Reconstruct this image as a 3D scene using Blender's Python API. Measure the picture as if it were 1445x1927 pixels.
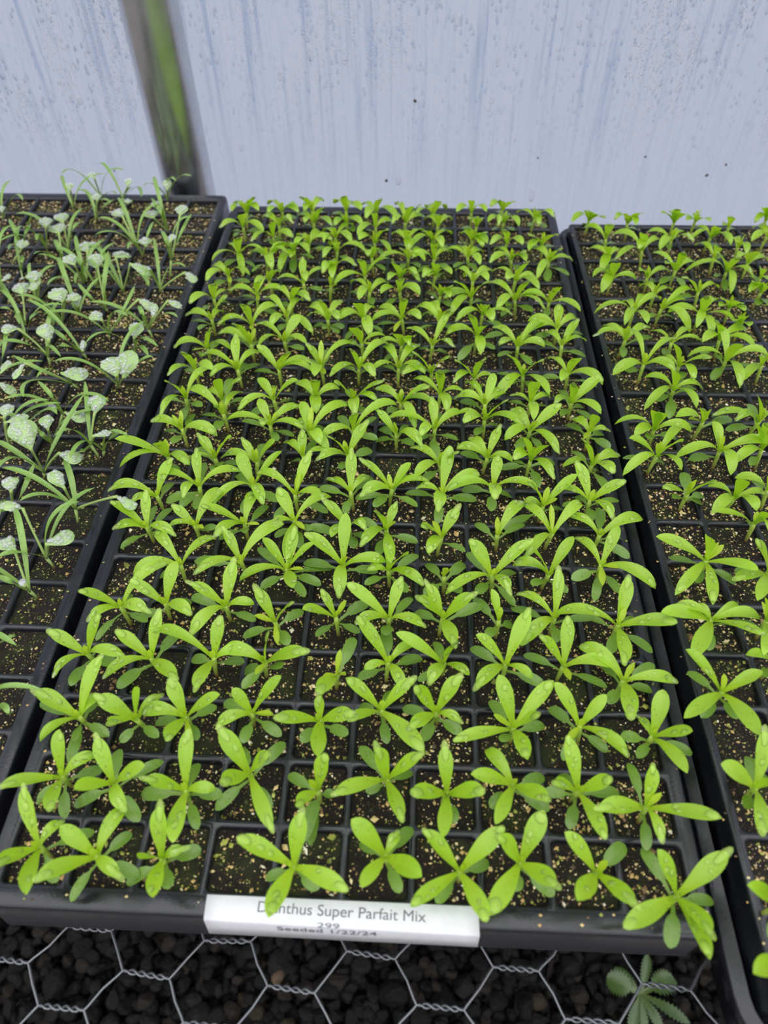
import bpy, math, random
import numpy as np
from mathutils import Vector, Matrix, noise as mnoise

U = 0.0254                       # one tray cell, in metres; all lengths below are in cells
sc = bpy.context.scene
for o in list(bpy.data.objects):
    bpy.data.objects.remove(o)
COL = sc.collection

# ------------------------------------------------------------------ camera
RIGHT = Vector((0.999014, 0.042989, -0.011109)); DOWN = Vector((0.025395, -0.758437, -0.651252)); FWD = Vector((-0.036422, 0.650328, -0.75878))
cd = bpy.data.cameras.new('camera')
co = bpy.data.objects.new('camera', cd); COL.objects.link(co)
mw = Matrix((RIGHT, -DOWN, -FWD)).transposed().to_4x4()
mw.translation = Vector((5.8501, -2.4697, 11.3749)) * U
co.matrix_world = mw
cd.sensor_fit = 'VERTICAL'; cd.sensor_height = 36.0; cd.sensor_width = 27.0
cd.lens = 1364.53 / 1927 * 36
cd.clip_start = 0.01; cd.clip_end = 50
cd.dof.use_dof = True; cd.dof.focus_distance = 0.362; cd.dof.aperture_fstop = 9.5
sc.camera = co

# ------------------------------------------------------------------ exposure, sky
vs = sc.view_settings
sc.display_settings.display_device = 'sRGB'
vs.view_transform = 'Standard'; vs.look = 'None'; vs.gamma = 1.0; vs.use_curve_mapping = False
vs.exposure = 0.60
sc.cycles.max_bounces = 12; sc.cycles.transmission_bounces = 8; sc.cycles.transparent_max_bounces = 12
sc.cycles.sample_clamp_indirect = 6.0
wd = bpy.data.worlds.new('overcast_sky'); sc.world = wd; wd.use_nodes = True
nt = wd.node_tree; nt.nodes.clear()
wo = nt.nodes.new('ShaderNodeOutputWorld'); bg = nt.nodes.new('ShaderNodeBackground')
tc = nt.nodes.new('ShaderNodeTexCoord'); sx = nt.nodes.new('ShaderNodeSeparateXYZ')
mr = nt.nodes.new('ShaderNodeMapRange'); rp = nt.nodes.new('ShaderNodeValToRGB')
mr.inputs['From Min'].default_value = -1; mr.inputs['From Max'].default_value = 1
e = rp.color_ramp.elements
e[0].position = 0.44; e[0].color = (0.16, 0.155, 0.14, 1)
e[1].position = 1.0; e[1].color = (1.72, 1.72, 1.74, 1)
for p, c in ((0.50, (0.30, 0.30, 0.31, 1)), (0.56, (0.52, 0.54, 0.59, 1)), (0.75, (1.08, 1.10, 1.17, 1))):
    q = e.new(p); q.color = c
nt.links.new(tc.outputs['Generated'], sx.inputs[0]); nt.links.new(sx.outputs['Z'], mr.inputs['Value'])
nt.links.new(mr.outputs[0], rp.inputs[0]); nt.links.new(rp.outputs[0], bg.inputs[0]); nt.links.new(bg.outputs[0], wo.inputs[0])
bg.inputs[1].default_value = 1.0

# ------------------------------------------------------------------ material helpers
class NT:
    def __init__(s, name):
        s.m = bpy.data.materials.new(name); s.m.use_nodes = True
        s.t = s.m.node_tree; s.t.nodes.clear()
        s.out = s.t.nodes.new('ShaderNodeOutputMaterial')
    def n(s, kind, **kw):
        x = s.t.nodes.new('ShaderNode' + kind)
        for k, v in kw.items(): setattr(x, k, v)
        return x
    def link(s, a, b): s.t.links.new(a, b)
    def set(s, node, **kw):
        for k, v in kw.items():
            i = node.inputs[k.replace('_', ' ')]
            if hasattr(v, 'is_output') or isinstance(v, bpy.types.NodeSocket): s.link(v, i)
            else: i.default_value = v
        return node
    def noise(s, vec, scale, detail=3, rough=.5, out='Fac'):
        x = s.n('TexNoise'); s.set(x, Scale=scale, Detail=detail, Roughness=rough)
        if vec is not None: s.link(vec, x.inputs['Vector'])
        return x.outputs[out]
    def ramp(s, fac, stops, interp='LINEAR'):
        x = s.n('ValToRGB'); x.color_ramp.interpolation = interp
        el = x.color_ramp.elements
        while len(el) > 1: el.remove(el[-1])
        el[0].position = stops[0][0]; el[0].color = stops[0][1]
        for p, c in stops[1:]:
            q = el.new(p); q.color = c
        s.link(fac, x.inputs[0]); return x.outputs[0]
    def mix(s, fac, a, b, blend='MIX'):
        x = s.n('MixRGB', blend_type=blend)
        for i, v in enumerate((fac, a, b)):
            if isinstance(v, bpy.types.NodeSocket): s.link(v, x.inputs[i])
            else: x.inputs[i].default_value = v
        return x.outputs[0]
    def math(s, op, a, b=None, c=None):
        x = s.n('Math', operation=op)
        for i, v in enumerate((a, b, c)):
            if v is None: continue
            if isinstance(v, bpy.types.NodeSocket): s.link(v, x.inputs[i])
            else: x.inputs[i].default_value = v
        return x.outputs[0]
    def bump(s, h, strength, dist=.001):
        x = s.n('Bump'); x.inputs['Strength'].default_value = strength; x.inputs['Distance'].default_value = dist
        s.link(h, x.inputs['Height']); return x.outputs[0]
    def coord(s, kind='Object'): return s.n('TexCoord').outputs[kind]
    def done(s, shader): s.link(shader, s.out.inputs[0]); return s.m
    def pbsdf(s, **kw):
        p = s.n('BsdfPrincipled'); s.set(p, **kw); return p

def grey(v, a=1): return (v, v, v, a)

def mat_plastic():
    t = NT('black_tray_plastic'); c = t.coord()
    n1 = t.noise(c, 45, 4); n2 = t.noise(c, 900, 3)
    wet = t.ramp(n1, [(.42, grey(0)), (.55, grey(1))])
    col = t.mix(n2, (.0052, .0058, .0090, 1), (.0105, .0115, .0165, 1))
    ro = t.math('MULTIPLY_ADD', wet, -.17, .40)
    p = t.pbsdf(Base_Color=col, Roughness=ro, Specular_IOR_Level=.62)
    t.link(t.bump(n2, .18, .0004), p.inputs['Normal'])
    return t.done(p.outputs[0])

def mat_soil():
    t = NT('peat_potting_mix'); c = t.coord()
    a = t.noise(c, 420, 5, .65); b = t.noise(c, 1500, 3, .6); g = t.noise(c, 75, 4)
    base = t.mix(a, (.003, .0022, .0016, 1), (.017, .0105, .0065, 1))
    base = t.mix(t.ramp(b, [(.60, grey(0)), (.70, grey(1))]), base, (.09, .058, .028, 1))
    moss = t.ramp(g, [(.50, grey(0)), (.66, grey(.75))])
    mo = t.mix(b, (.008, .013, .002, 1), (.045, .058, .008, 1))
    col = t.mix(moss, base, mo)
    p = t.pbsdf(Base_Color=col, Roughness=.75, Specular_IOR_Level=.35)
    t.link(t.bump(t.math('ADD', a, b), .9, .0012), p.inputs['Normal'])
    return t.done(p.outputs[0])

def mat_chip():
    t = NT('vermiculite_flakes'); g = t.n('NewGeometry')
    col = t.ramp(g.outputs['Random Per Island'], [(0, (.07, .045, .022, 1)), (.16, (.22, .13, .055, 1)), (.34, (.56, .37, .13, 1)), (.55, (.72, .55, .24, 1)),
        (.68, (.80, .66, .37, 1)), (.78, (.34, .36, .06, 1)), (.94, (.86, .78, .60, 1))], 'CONSTANT')
    p = t.pbsdf(Base_Color=col, Roughness=.45, Specular_IOR_Level=.5)
    return t.done(p.outputs[0])

def mat_moss():
    t = NT('mossy_flakes'); g = t.n('NewGeometry')
    col = t.ramp(g.outputs['Random Per Island'], [(0, (.020, .026, .006, 1)), (.3, (.06, .075, .012, 1)), (.55, (.14, .16, .022, 1)), (.78, (.28, .30, .05, 1)), (.92, (.50, .50, .12, 1))], 'CONSTANT')
    return t.done(t.pbsdf(Base_Color=col, Roughness=.5, Specular_IOR_Level=.45).outputs[0])

def mat_leaf(name, c_lo, c_hi, rib, trans, spec=.45):
    t = NT(name)
    uv = t.n('UVMap', uv_map='uv').outputs[0]; s = t.n('SeparateXYZ'); t.link(uv, s.inputs[0])
    oi = t.n('ObjectInfo'); obj = t.coord()
    mot = t.noise(obj, 260, 3)
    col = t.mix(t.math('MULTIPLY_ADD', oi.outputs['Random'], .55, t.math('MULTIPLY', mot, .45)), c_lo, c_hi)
    # towards the leaf base the tissue is yellower; a pale midrib runs along the middle
    yb = t.ramp(s.outputs['Y'], [(0, grey(.55)), (.45, grey(0))])
    col = t.mix(yb, col, rib)
    d = t.math('ABSOLUTE', t.math('SUBTRACT', s.outputs['X'], .5))
    vein = t.ramp(d, [(0, grey(.35)), (.045, grey(0))])
    col = t.mix(vein, col, rib)
    sp = t.noise(obj, 900, 2, .4)
    col = t.mix(t.ramp(sp, [(.725, grey(0)), (.75, grey(.85))]), col, (.035, .045, .012, 1))
    vo = t.n('TexVoronoi', feature='F1'); t.set(vo, Scale=750.0); t.link(obj, vo.inputs['Vector'])
    bead = t.ramp(vo.outputs['Distance'], [(0, grey(1)), (.32, grey(0))])
    dens = t.ramp(t.math('MULTIPLY', t.noise(obj, 210, 2), t.math('MULTIPLY_ADD', s.outputs['Y'], .5, .75)), [(.50, grey(0)), (.62, grey(1))])
    bead = t.math('MULTIPLY', bead, dens)
    p = t.pbsdf(Base_Color=col, Roughness=t.math('MULTIPLY_ADD', bead, -.25, .42), Specular_IOR_Level=spec, Coat_Weight=.75, Coat_Roughness=.26)
    nb = t.bump(t.math('ADD', t.math('MULTIPLY', bead, 1.0), t.math('MULTIPLY', mot, .5)), .8, .0005)
    t.link(nb, p.inputs['Normal'])
    tr = t.n('BsdfTranslucent'); t.link(t.mix(1.0, col, (1.0, 1.0, .55, 1), 'MULTIPLY'), tr.inputs[0])
    ms = t.n('MixShader'); ms.inputs[0].default_value = trans
    t.link(p.outputs[0], ms.inputs[1]); t.link(tr.outputs[0], ms.inputs[2])
    return t.done(ms.outputs[0])

def mat_stem(name, foot, top, h):
    t = NT(name); s = t.n('SeparateXYZ'); t.link(t.coord(), s.inputs[0])
    f = t.math('DIVIDE', s.outputs['Z'], h * U)
    col = t.ramp(f, [(.05, foot), (.65, top)])
    p = t.pbsdf(Base_Color=col, Roughness=.5, Subsurface_Weight=0.0)
    return t.done(p.outputs[0])

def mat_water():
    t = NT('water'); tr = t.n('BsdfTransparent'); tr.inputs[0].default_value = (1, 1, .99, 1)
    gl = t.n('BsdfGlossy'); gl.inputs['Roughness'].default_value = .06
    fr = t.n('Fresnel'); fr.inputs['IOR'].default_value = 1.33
    df = t.n('BsdfDiffuse'); df.inputs[0].default_value = (.62, .86, .16, 1)  # pale green mixed in stands for the lens brightening inside a drop
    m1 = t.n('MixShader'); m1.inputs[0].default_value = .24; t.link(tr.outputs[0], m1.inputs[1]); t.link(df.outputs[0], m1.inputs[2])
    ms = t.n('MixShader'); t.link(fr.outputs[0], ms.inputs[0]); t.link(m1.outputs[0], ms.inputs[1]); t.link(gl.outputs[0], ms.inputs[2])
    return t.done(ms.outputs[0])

def mat_glass():
    t = NT('hanging_water'); p = t.pbsdf(Base_Color=(1, 1, 1, 1), Roughness=.02, IOR=1.33, Transmission_Weight=1.0)
    return t.done(p.outputs[0])

def mat_bead():
    # droplets standing on leaf hairs: white colour stands in for the silvery reflection off air beneath
    t = NT('silvery_water_beads'); tr = t.n('BsdfTransparent')
    gl = t.n('BsdfGlossy'); gl.inputs['Roughness'].default_value = .08
    df = t.n('BsdfDiffuse'); df.inputs[0].default_value = (.86, .90, .86, 1)
    m1 = t.n('MixShader'); m1.inputs[0].default_value = .35; t.link(gl.outputs[0], m1.inputs[1]); t.link(df.outputs[0], m1.inputs[2])
    lw = t.n('LayerWeight'); lw.inputs[0].default_value = .35
    f = t.math('MULTIPLY_ADD', lw.outputs['Facing'], .5, .13)
    ms = t.n('MixShader'); t.link(f, ms.inputs[0]); t.link(tr.outputs[0], ms.inputs[1]); t.link(m1.outputs[0], ms.inputs[2])
    return t.done(ms.outputs[0])

def mat_simple(name, col, rough=.5, metal=0.0, spec=.5):
    t = NT(name); c = t.coord(); n = t.noise(c, 300, 3)
    cc = t.mix(n, tuple(x * .82 for x in col[:3]) + (1,), col)
    p = t.pbsdf(Base_Color=cc, Roughness=rough, Metallic=metal, Specular_IOR_Level=spec)
    return t.done(p.outputs[0])

def mat_film():
    t = NT('misted_greenhouse_film'); c = t.coord()
    def mapped(sc3, rot=0):
        m = t.n('Mapping'); m.inputs['Scale'].default_value = sc3; m.inputs['Rotation'].default_value = (0, rot, 0); t.link(c, m.inputs[0]); return m.outputs[0]
    s = t.n('SeparateXYZ'); t.link(c, s.inputs[0])
    hi = t.math('MULTIPLY_ADD', s.outputs['Z'], 8.5, .25)            # runs start higher on the sheet, fade lower down
    hi = t.math('MINIMUM', t.math('MAXIMUM', hi, .08), 1.0)
    wob = t.noise(mapped((30, 1, 12)), 1, 2)
    st = t.noise(mapped((150, 1, 5.5), .06), 1, 3, .6)
    streak = t.math('MULTIPLY', t.ramp(st, [(.52, grey(0)), (.66, grey(1))]), hi)
    st2 = t.noise(mapped((620, 1, 14), .03), 1, 2)
    fine = t.math('MULTIPLY', t.ramp(st2, [(.5, grey(0)), (.72, grey(1))]), .35)
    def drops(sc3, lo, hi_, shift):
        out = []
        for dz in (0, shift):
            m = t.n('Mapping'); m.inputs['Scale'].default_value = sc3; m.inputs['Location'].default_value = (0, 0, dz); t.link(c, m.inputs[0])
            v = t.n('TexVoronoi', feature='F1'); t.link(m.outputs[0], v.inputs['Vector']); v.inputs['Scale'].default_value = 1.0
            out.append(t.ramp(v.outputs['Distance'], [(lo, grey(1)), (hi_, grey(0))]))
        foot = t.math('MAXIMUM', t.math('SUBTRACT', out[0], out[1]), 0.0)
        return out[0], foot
    d1, f1 = drops((310, 1, 140), .20, .36, .24)
    sel = t.ramp(t.noise(mapped((60, 1, 14)), 1, 3), [(.36, grey(0)), (.54, grey(1))])
    dots = t.math('MULTIPLY', t.math('MULTIPLY', d1, sel), hi)
    d2, f2 = drops((560, 1, 430), .12, .40, .30)
    sel2 = t.ramp(t.noise(mapped((26, 1, 5)), 1, 3), [(.46, grey(0)), (.57, grey(1))])
    g2 = t.math('MULTIPLY', sel2, hi)
    beads = t.math('MULTIPLY', d2, g2)
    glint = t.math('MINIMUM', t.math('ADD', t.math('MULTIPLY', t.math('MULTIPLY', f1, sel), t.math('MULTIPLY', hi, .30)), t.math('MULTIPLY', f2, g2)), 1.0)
    wet = t.math('MINIMUM', t.math('ADD', t.math('ADD', t.math('MULTIPLY', streak, .75), t.math('MULTIPLY', dots, .95)), t.math('MULTIPLY', fine, .8)), 1.0)
    col = t.mix(wet, (.565, .603, .725, 1), (.33, .415, .585, 1))
    col = t.mix(glint, col, (.93, .95, 1.0, 1))  # sky glints painted into the film colour along the drop edges
    tr = t.n('BsdfTranslucent'); t.link(col, tr.inputs[0])
    df = t.n('BsdfDiffuse'); df.inputs[0].default_value = (.50, .52, .60, 1)
    m1 = t.n('MixShader'); m1.inputs[0].default_value = .10; t.link(tr.outputs[0], m1.inputs[1]); t.link(df.outputs[0], m1.inputs[2])
    gl = t.n('BsdfGlossy'); gl.inputs['Roughness'].default_value = .12
    bh = t.math('SUBTRACT', t.math('ADD', beads, t.math('MULTIPLY', dots, .8)), t.math('MULTIPLY', streak, .3))
    nb = t.bump(bh, 1.0, .0016)
    t.link(nb, gl.inputs['Normal']); t.link(t.bump(bh, .35, .0010), tr.inputs['Normal'])
    fr = t.n('Fresnel'); fr.inputs['IOR'].default_value = 1.35; t.link(nb, fr.inputs['Normal'])
    m2 = t.n('MixShader'); t.link(fr.outputs[0], m2.inputs[0]); t.link(m1.outputs[0], m2.inputs[1]); t.link(gl.outputs[0], m2.inputs[2])
    return t.done(m2.outputs[0])

def mat_galv():
    t = NT('galvanised_steel'); c = t.coord()
    m = t.n('Mapping'); m.inputs['Scale'].default_value = (160, 160, 9); t.link(c, m.inputs[0])
    scr = t.noise(m.outputs[0], 1, 4, .6); blot = t.noise(c, 60, 3)
    col = t.mix(blot, (.56, .57, .59, 1), (.72, .73, .75, 1))
    col = t.mix(t.ramp(scr, [(.66, grey(0)), (.72, grey(.6))]), col, (.82, .82, .82, 1))
    p = t.pbsdf(Base_Color=col, Metallic=1.0, Roughness=t.math('MULTIPLY_ADD', blot, .16, .16))
    t.link(t.bump(scr, .12, .0006), p.inputs['Normal'])
    return t.done(p.outputs[0])

def mat_gravel():
    t = NT('black_crushed_gravel'); g = t.n('NewGeometry'); c = t.coord()
    col = t.ramp(g.outputs['Random Per Island'], [(0, (.003, .003, .0032, 1)), (.3, (.006, .0057, .0055, 1)), (.6, (.010, .009, .008, 1)), (.88, (.017, .014, .011, 1)), (.985, (.030, .023, .015, 1)), (.996, (.12, .085, .05, 1))], 'CONSTANT')
    n = t.noise(c, 300, 4)
    col = t.mix(t.math('MULTIPLY', n, .5), col, (.008, .007, .006, 1), 'MIX')
    p = t.pbsdf(Base_Color=col, Roughness=.62, Specular_IOR_Level=.12)
    t.link(t.bump(n, .5, .003), p.inputs['Normal'])
    return t.done(p.outputs[0])

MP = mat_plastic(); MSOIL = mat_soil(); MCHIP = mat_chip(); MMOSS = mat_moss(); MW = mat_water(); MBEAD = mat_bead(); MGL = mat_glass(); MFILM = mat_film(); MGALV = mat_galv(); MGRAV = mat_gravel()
MLU = mat_leaf('bright_green_leaf', (.365, .640, .018, 1), (.510, .810, .055, 1), (.58, .78, .05, 1), .48, .55)
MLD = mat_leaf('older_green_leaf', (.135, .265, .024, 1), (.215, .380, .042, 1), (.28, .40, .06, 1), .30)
MLS = mat_leaf('new_yellow_green_leaf', (.46, .66, .03, 1), (.56, .74, .05, 1), (.58, .72, .05, 1), .40)
MLR = mat_leaf('downy_round_leaf', (.35, .55, .17, 1), (.46, .65, .25, 1), (.50, .66, .28, 1), .25, .6)
MLB = mat_leaf('strap_seed_leaf', (.22, .40, .065, 1), (.30, .50, .10, 1), (.34, .50, .12, 1), .28)
MWD = mat_leaf('weed_leaf', (.040, .085, .013, 1), (.060, .115, .020, 1), (.14, .18, .05, 1), .12, .3)
MST = mat_stem('green_stem', (.16, .075, .03, 1), (.36, .50, .07, 1), .5)
MPT = mat_stem('petiole_green', (.22, .13, .05, 1), (.33, .46, .13, 1), .25)
MLAB = mat_simple('white_plastic_label', (.72, .72, .745, 1), .42)
MTXT = mat_simple('grey_print', (.16, .16, .18, 1), .7)
MWIRE = mat_simple('zinc_wire', (.20, .21, .225, 1), .42, .8)
MDIRT = mat_simple('dark_dirt', (.03, .035, .01, 1), .8)

# ------------------------------------------------------------------ mesh helpers
def mesh(name, V, F, m, uv=None, smooth=True, scale=U):
    me = bpy.data.meshes.new(name)
    V = np.asarray(V, dtype=float) * scale
    me.from_pydata(V.tolist(), [], [list(map(int, f)) for f in F])
    if smooth: me.polygons.foreach_set('use_smooth', np.ones(len(me.polygons), dtype=bool))
    if uv is not None:
        l = me.uv_layers.new(name='uv'); idx = np.empty(len(me.loops), dtype=np.int32); me.loops.foreach_get('vertex_index', idx)
        l.data.foreach_set('uv', np.asarray(uv, dtype=np.float32)[idx].ravel())
    me.materials.append(m); me.update()
    return me

def obj(name, me, parent=None, loc=None):
    o = bpy.data.objects.new(name, me); COL.objects.link(o)
    if parent is not None: o.parent = parent
    if loc is not None: o.location = Vector(loc) * U
    return o

def tag(o, label=None, cat=None, group=None, kind=None):
    for k, v in (('label', label), ('category', cat), ('group', group), ('kind', kind)):
        if v: o[k] = v
    return o

def empty(name, loc):
    o = bpy.data.objects.new(name, None); COL.objects.link(o); o.location = Vector(loc) * U
    o.empty_display_size = .005
    return o

def grid_faces(nu, nv, off=0, wrap=False):
    F = []
    for i in range(nu - 1):
        for j in range(nv if wrap else nv - 1):
            a = off + i * nv + j; b = off + i * nv + (j + 1) % nv
            F.append((a, b, b + nv, a + nv))
    return F

def tube(P, R, n=6, off=0, caps=True):
    P = [Vector(p) for p in P]; V = []
    if not hasattr(R, '__len__'): R = [R] * len(P)
    up = Vector((.13, .31, .94)); prev = None
    for i, p in enumerate(P):
        t = (P[min(i + 1, len(P) - 1)] - P[max(i - 1, 0)]).normalized()
        a = t.cross(up if prev is None else prev.cross(t) if prev.cross(t).length > 1e-5 else up)
        if prev is None: a = t.cross(up)
        else: a = prev - t * prev.dot(t)
        if a.length < 1e-6: a = t.orthogonal()
        a.normalize(); prev = a; b = t.cross(a)
        for k in range(n):
            w = 2 * math.pi * k / n
            V.append(p + (a * math.cos(w) + b * math.sin(w)) * R[i])
    F = grid_faces(len(P), n, off, True)
    if caps:
        F.append(tuple(off + k for k in range(n))[::-1]); F.append(tuple(off + (len(P) - 1) * n + k for k in range(n)))
    return V, F

def bez(P0, P1, P2, P3, n):
    out = []
    for i in range(n):
        t = i / (n - 1); s = 1 - t
        out.append(P0 * s ** 3 + P1 * 3 * s * s * t + P2 * 3 * s * t * t + P3 * t ** 3)
    return out

# ------------------------------------------------------------------ the setting
def box_plane(name, pts, m, label=None):
    o = obj(name, mesh(name, pts, [(0, 1, 2, 3)], m, smooth=False)); return tag(o, label, None, None, 'structure')
GZ = -20.6
MGROUND = mat_simple('bare_earth_ground', (.13, .115, .105, 1), .95)
box_plane('ground', [(-160, -160, GZ), (160, -160, GZ), (160, 160, GZ), (-160, 160, GZ)], MGROUND, 'dark ground under the bench')
WY = 22.9
wall = obj('wall_back', mesh('wall_back', [(-60, 0, GZ), (70, 0, GZ), (70, 0, 60), (-60, 0, 60)], [(0, 1, 2, 3)], MFILM, smooth=False), None, (0, WY, 0))
tag(wall, 'translucent greenhouse film streaked with condensation', None, None, 'structure')

# drops hanging on the inside of the film, each with a fuller foot
def dome(n=8, r=3, under=.04):
    V = []; F = []
    for i in range(r):
        a = math.pi / 2 * i / r
        for k in range(n): V.append((math.cos(a) * math.cos(2 * math.pi * k / n), math.cos(a) * math.sin(2 * math.pi * k / n), math.sin(a)))
    F = grid_faces(r, n, 0, True); V.append((0, 0, 1)); F += [((r - 1) * n + k, (r - 1) * n + (k + 1) % n, r * n) for k in range(n)]
    b = len(V)
    V += [(math.cos(2 * math.pi * k / n), math.sin(2 * math.pi * k / n), -under) for k in range(n)]
    F += [(b + k, b + (k + 1) % n, (k + 1) % n, k) for k in range(n)]; F.append(tuple(b + k for k in range(n))[::-1])
    return np.array(V), F
WALLDROPS = [(6.3, 4.85), (11.33, 3.89), (10.8, 4.5), (5.76, 3.18), (8.21, 3.35), (10.0, 3.71), (16.16, 3.36), (11.53, 4.17), (13.65, 3.54), (0.73, 4.69), (-0.11, 4.02), (2.39, 3.52), (1.35, 2.91), (0.88, 3.22), (3.46, 3.37), (-5.12, 3.2), (-5.64, 2.29), (-5.37, 2.18), (-4.56, 1.36), (-0.26, 0.72), (8.06, 2.0), (8.12, 2.24), (13.66, 4.31), (15.15, 4.72), (14.77, 3.54), (10.51, 4.38), (6.87, 4.44), (5.14, -0.36), (9.84, -0.88)]
SPECKS = [(13.46, .52), (9.87, .46), (5.66, 2.23), (4.71, -.36), (16.22, .28), (15.7, -.08), (-4.9, -.1), (-1.3, 3.9)]
rnd = random.Random(5)
dv, df_ = dome(12, 4, .02)
dme = mesh('wall_drop', [(x, -z * .45, y * (1.35 if y > 0 else .8)) for x, y, z in dv], [f[::-1] for f in df_], MGL)
extra = [(rnd.uniform(-6.5, 15.5), rnd.uniform(.8, 4.9)) for _ in range(46)]
for i, (x, z) in enumerate(WALLDROPS + extra):
    s = rnd.uniform(.05, .10) if i < len(WALLDROPS) else rnd.uniform(.025, .055)
    o = obj('water_droplet', dme, wall, (x, -.012, z)); o.scale = (s, s, s * rnd.uniform(1.1, 2.2)); o.rotation_euler = (0, rnd.uniform(-.3, .3), 0)
sv, sf = dome(6, 2, .2)
sme = mesh('dirt_speck', [(x, -z * .5, y) for x, y, z in sv], [f[::-1] for f in sf], MDIRT)
for x, z in SPECKS[:7]:
    s = rnd.uniform(.025, .055); o = obj('dirt_speck', sme, wall, (x, -.003, z)); o.scale = (s, s, s * 1.3); o.rotation_euler = (0, rnd.uniform(-1, 1), 0)

# post of the greenhouse frame
P = [(0, 0, GZ), (0, 0, -10), (0, 0, 0), (0, 0, 10), (0, 0, 60)]
pv, pf = tube(P, .86, 40)
post = obj('greenhouse_post', mesh('greenhouse_post', pv, pf, MGALV), None, (-2.05, 21.95, 0))
tag(post, 'round galvanised steel post against the misted film wall, behind the left tray', 'post')

# gravel under the bench, loose stones nobody could count
def icos():
    p = (1 + 5 ** .5) / 2
    V = [(-1, p, 0), (1, p, 0), (-1, -p, 0), (1, -p, 0), (0, -1, p), (0, 1, p), (0, -1, -p), (0, 1, -p), (p, 0, -1), (p, 0, 1), (-p, 0, -1), (-p, 0, 1)]
    F = [(0, 11, 5), (0, 5, 1), (0, 1, 7), (0, 7, 10), (0, 10, 11), (1, 5, 9), (5, 11, 4), (11, 10, 2), (10, 7, 6), (7, 1, 8), (3, 9, 4), (3, 4, 2), (3, 2, 6), (3, 6, 8), (3, 8, 9), (4, 9, 5), (2, 4, 11), (6, 2, 10), (8, 6, 7), (9, 8, 1)]
    V = [Vector(v).normalized() for v in V]; mid = {}; F2 = []
    def m(a, b):
        k = (min(a, b), max(a, b))
        if k not in mid: mid[k] = len(V); V.append(((V[a] + V[b]) / 2).normalized())
        return mid[k]
    for a, b, c in F:
        x, y, z = m(a, b), m(b, c), m(c, a); F2 += [(a, x, z), (b, y, x), (c, z, y), (x, y, z)]
    return np.array([tuple(v) for v in V]), np.array(F2)
iv, if_ = icos()
rg = np.random.default_rng(11)
GV, GF = [], []
k = 0
for layer in range(3):
    for gx in np.arange(-13, 22, .50):
        for gy in np.arange(-3, 5.6, .50):
            r = rg.uniform(.22, .44) * (1 if rg.random() > .12 else 1.4)
            # chip flat faces into each stone so it reads as crushed rock
            v = iv.copy()
            for _ in range(7):
                d = rg.normal(size=3); d /= np.linalg.norm(d); h = rg.uniform(.50, .80); q = v @ d; v = v - np.outer(np.maximum(q - h, 0), d)
            v = v * np.array([1, rg.uniform(.65, 1), rg.uniform(.5, .8)]) * r
            a = rg.uniform(0, 6.28); tl = rg.uniform(-.5, .5)
            R = np.array(Matrix.Rotation(a, 3, 'Z') @ Matrix.Rotation(tl, 3, 'X'))
            v = v @ R.T + np.array([gx + rg.uniform(-.26, .26) + layer * .28, gy + rg.uniform(-.26, .26) + layer * .28, GZ + .2 + layer * .33 + rg.uniform(-.08, .12)])
            GV.append(v); GF.append(if_ + k); k += len(iv)
gravel = obj('gravel', mesh('gravel', np.concatenate(GV), np.concatenate(GF), MGRAV, smooth=False))
tag(gravel, 'black crushed gravel on the ground below the wire mesh', 'gravel', None, 'stuff')

# ------------------------------------------------------------------ wire bench top
O = np.array((.924, -.173)); A = np.array((2.243, -.105)); B = np.array((-.0476, -.536)); ZW = -1.66
ah = A / np.linalg.norm(A)
wr = np.random.default_rng(3); cache = {}
def wnode(i2, j, side):
    key = (i2, j, side)
    if key not in cache:
        p = O + i2 / 2 * A + j * B + side * .37 * ah + wr.uniform(-.035, .035, 2)
        cache[key] = Vector((p[0], p[1], ZW + wr.uniform(-.03, .03)))
    return cache[key]
WV, WF = [], []
def addtube(P, R, n):
    v, f = tube(P, R, n, len(WV), False); WV.extend(v); WF.extend(f)
for j in range(-41, 7):
    for i in range(-7, 12):
        i2 = 2 * i + (j % 2)
        fine = j > -5
        a, b = wnode(i2, j, -1), wnode(i2, j, 1)
        d = b - a; pr = Vector((-d.y, d.x, 0)).normalized()
        ns = 18 if fine else 3
        for ph in (0, math.pi):
            pts = []
            for s in range(ns + 1):
                t = s / ns; w = ph + t * math.pi * 5; am = .030 * min(1, 6 * t, 6 * (1 - t))
                pts.append(a + d * t + pr * math.cos(w) * am + Vector((0, 0, 1)) * math.sin(w) * am)
            addtube(pts, .019, 6 if fine else 3)
        if j < 6:
            for (q, s0, s1) in ((1, 1, -1), (-1, -1, 1)):
                e1 = wnode(i2 + q, j + 1, s1); s_ = wnode(i2, j, s0); dd = e1 - s_
                m1 = s_ + dd * .5 + Vector((-dd.y, dd.x, 0)) * wr.uniform(-.05, .05)
                addtube([s_, s_ + dd * .12, m1, s_ + dd * .88, e1] if fine else [s_, e1], .021, 6 if fine else 3)
wire = obj('wire_mesh', mesh('wire_mesh', WV, WF, MWIRE))
tag(wire, 'galvanised hexagonal wire mesh bench top under the seed trays', 'wire mesh')

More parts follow.
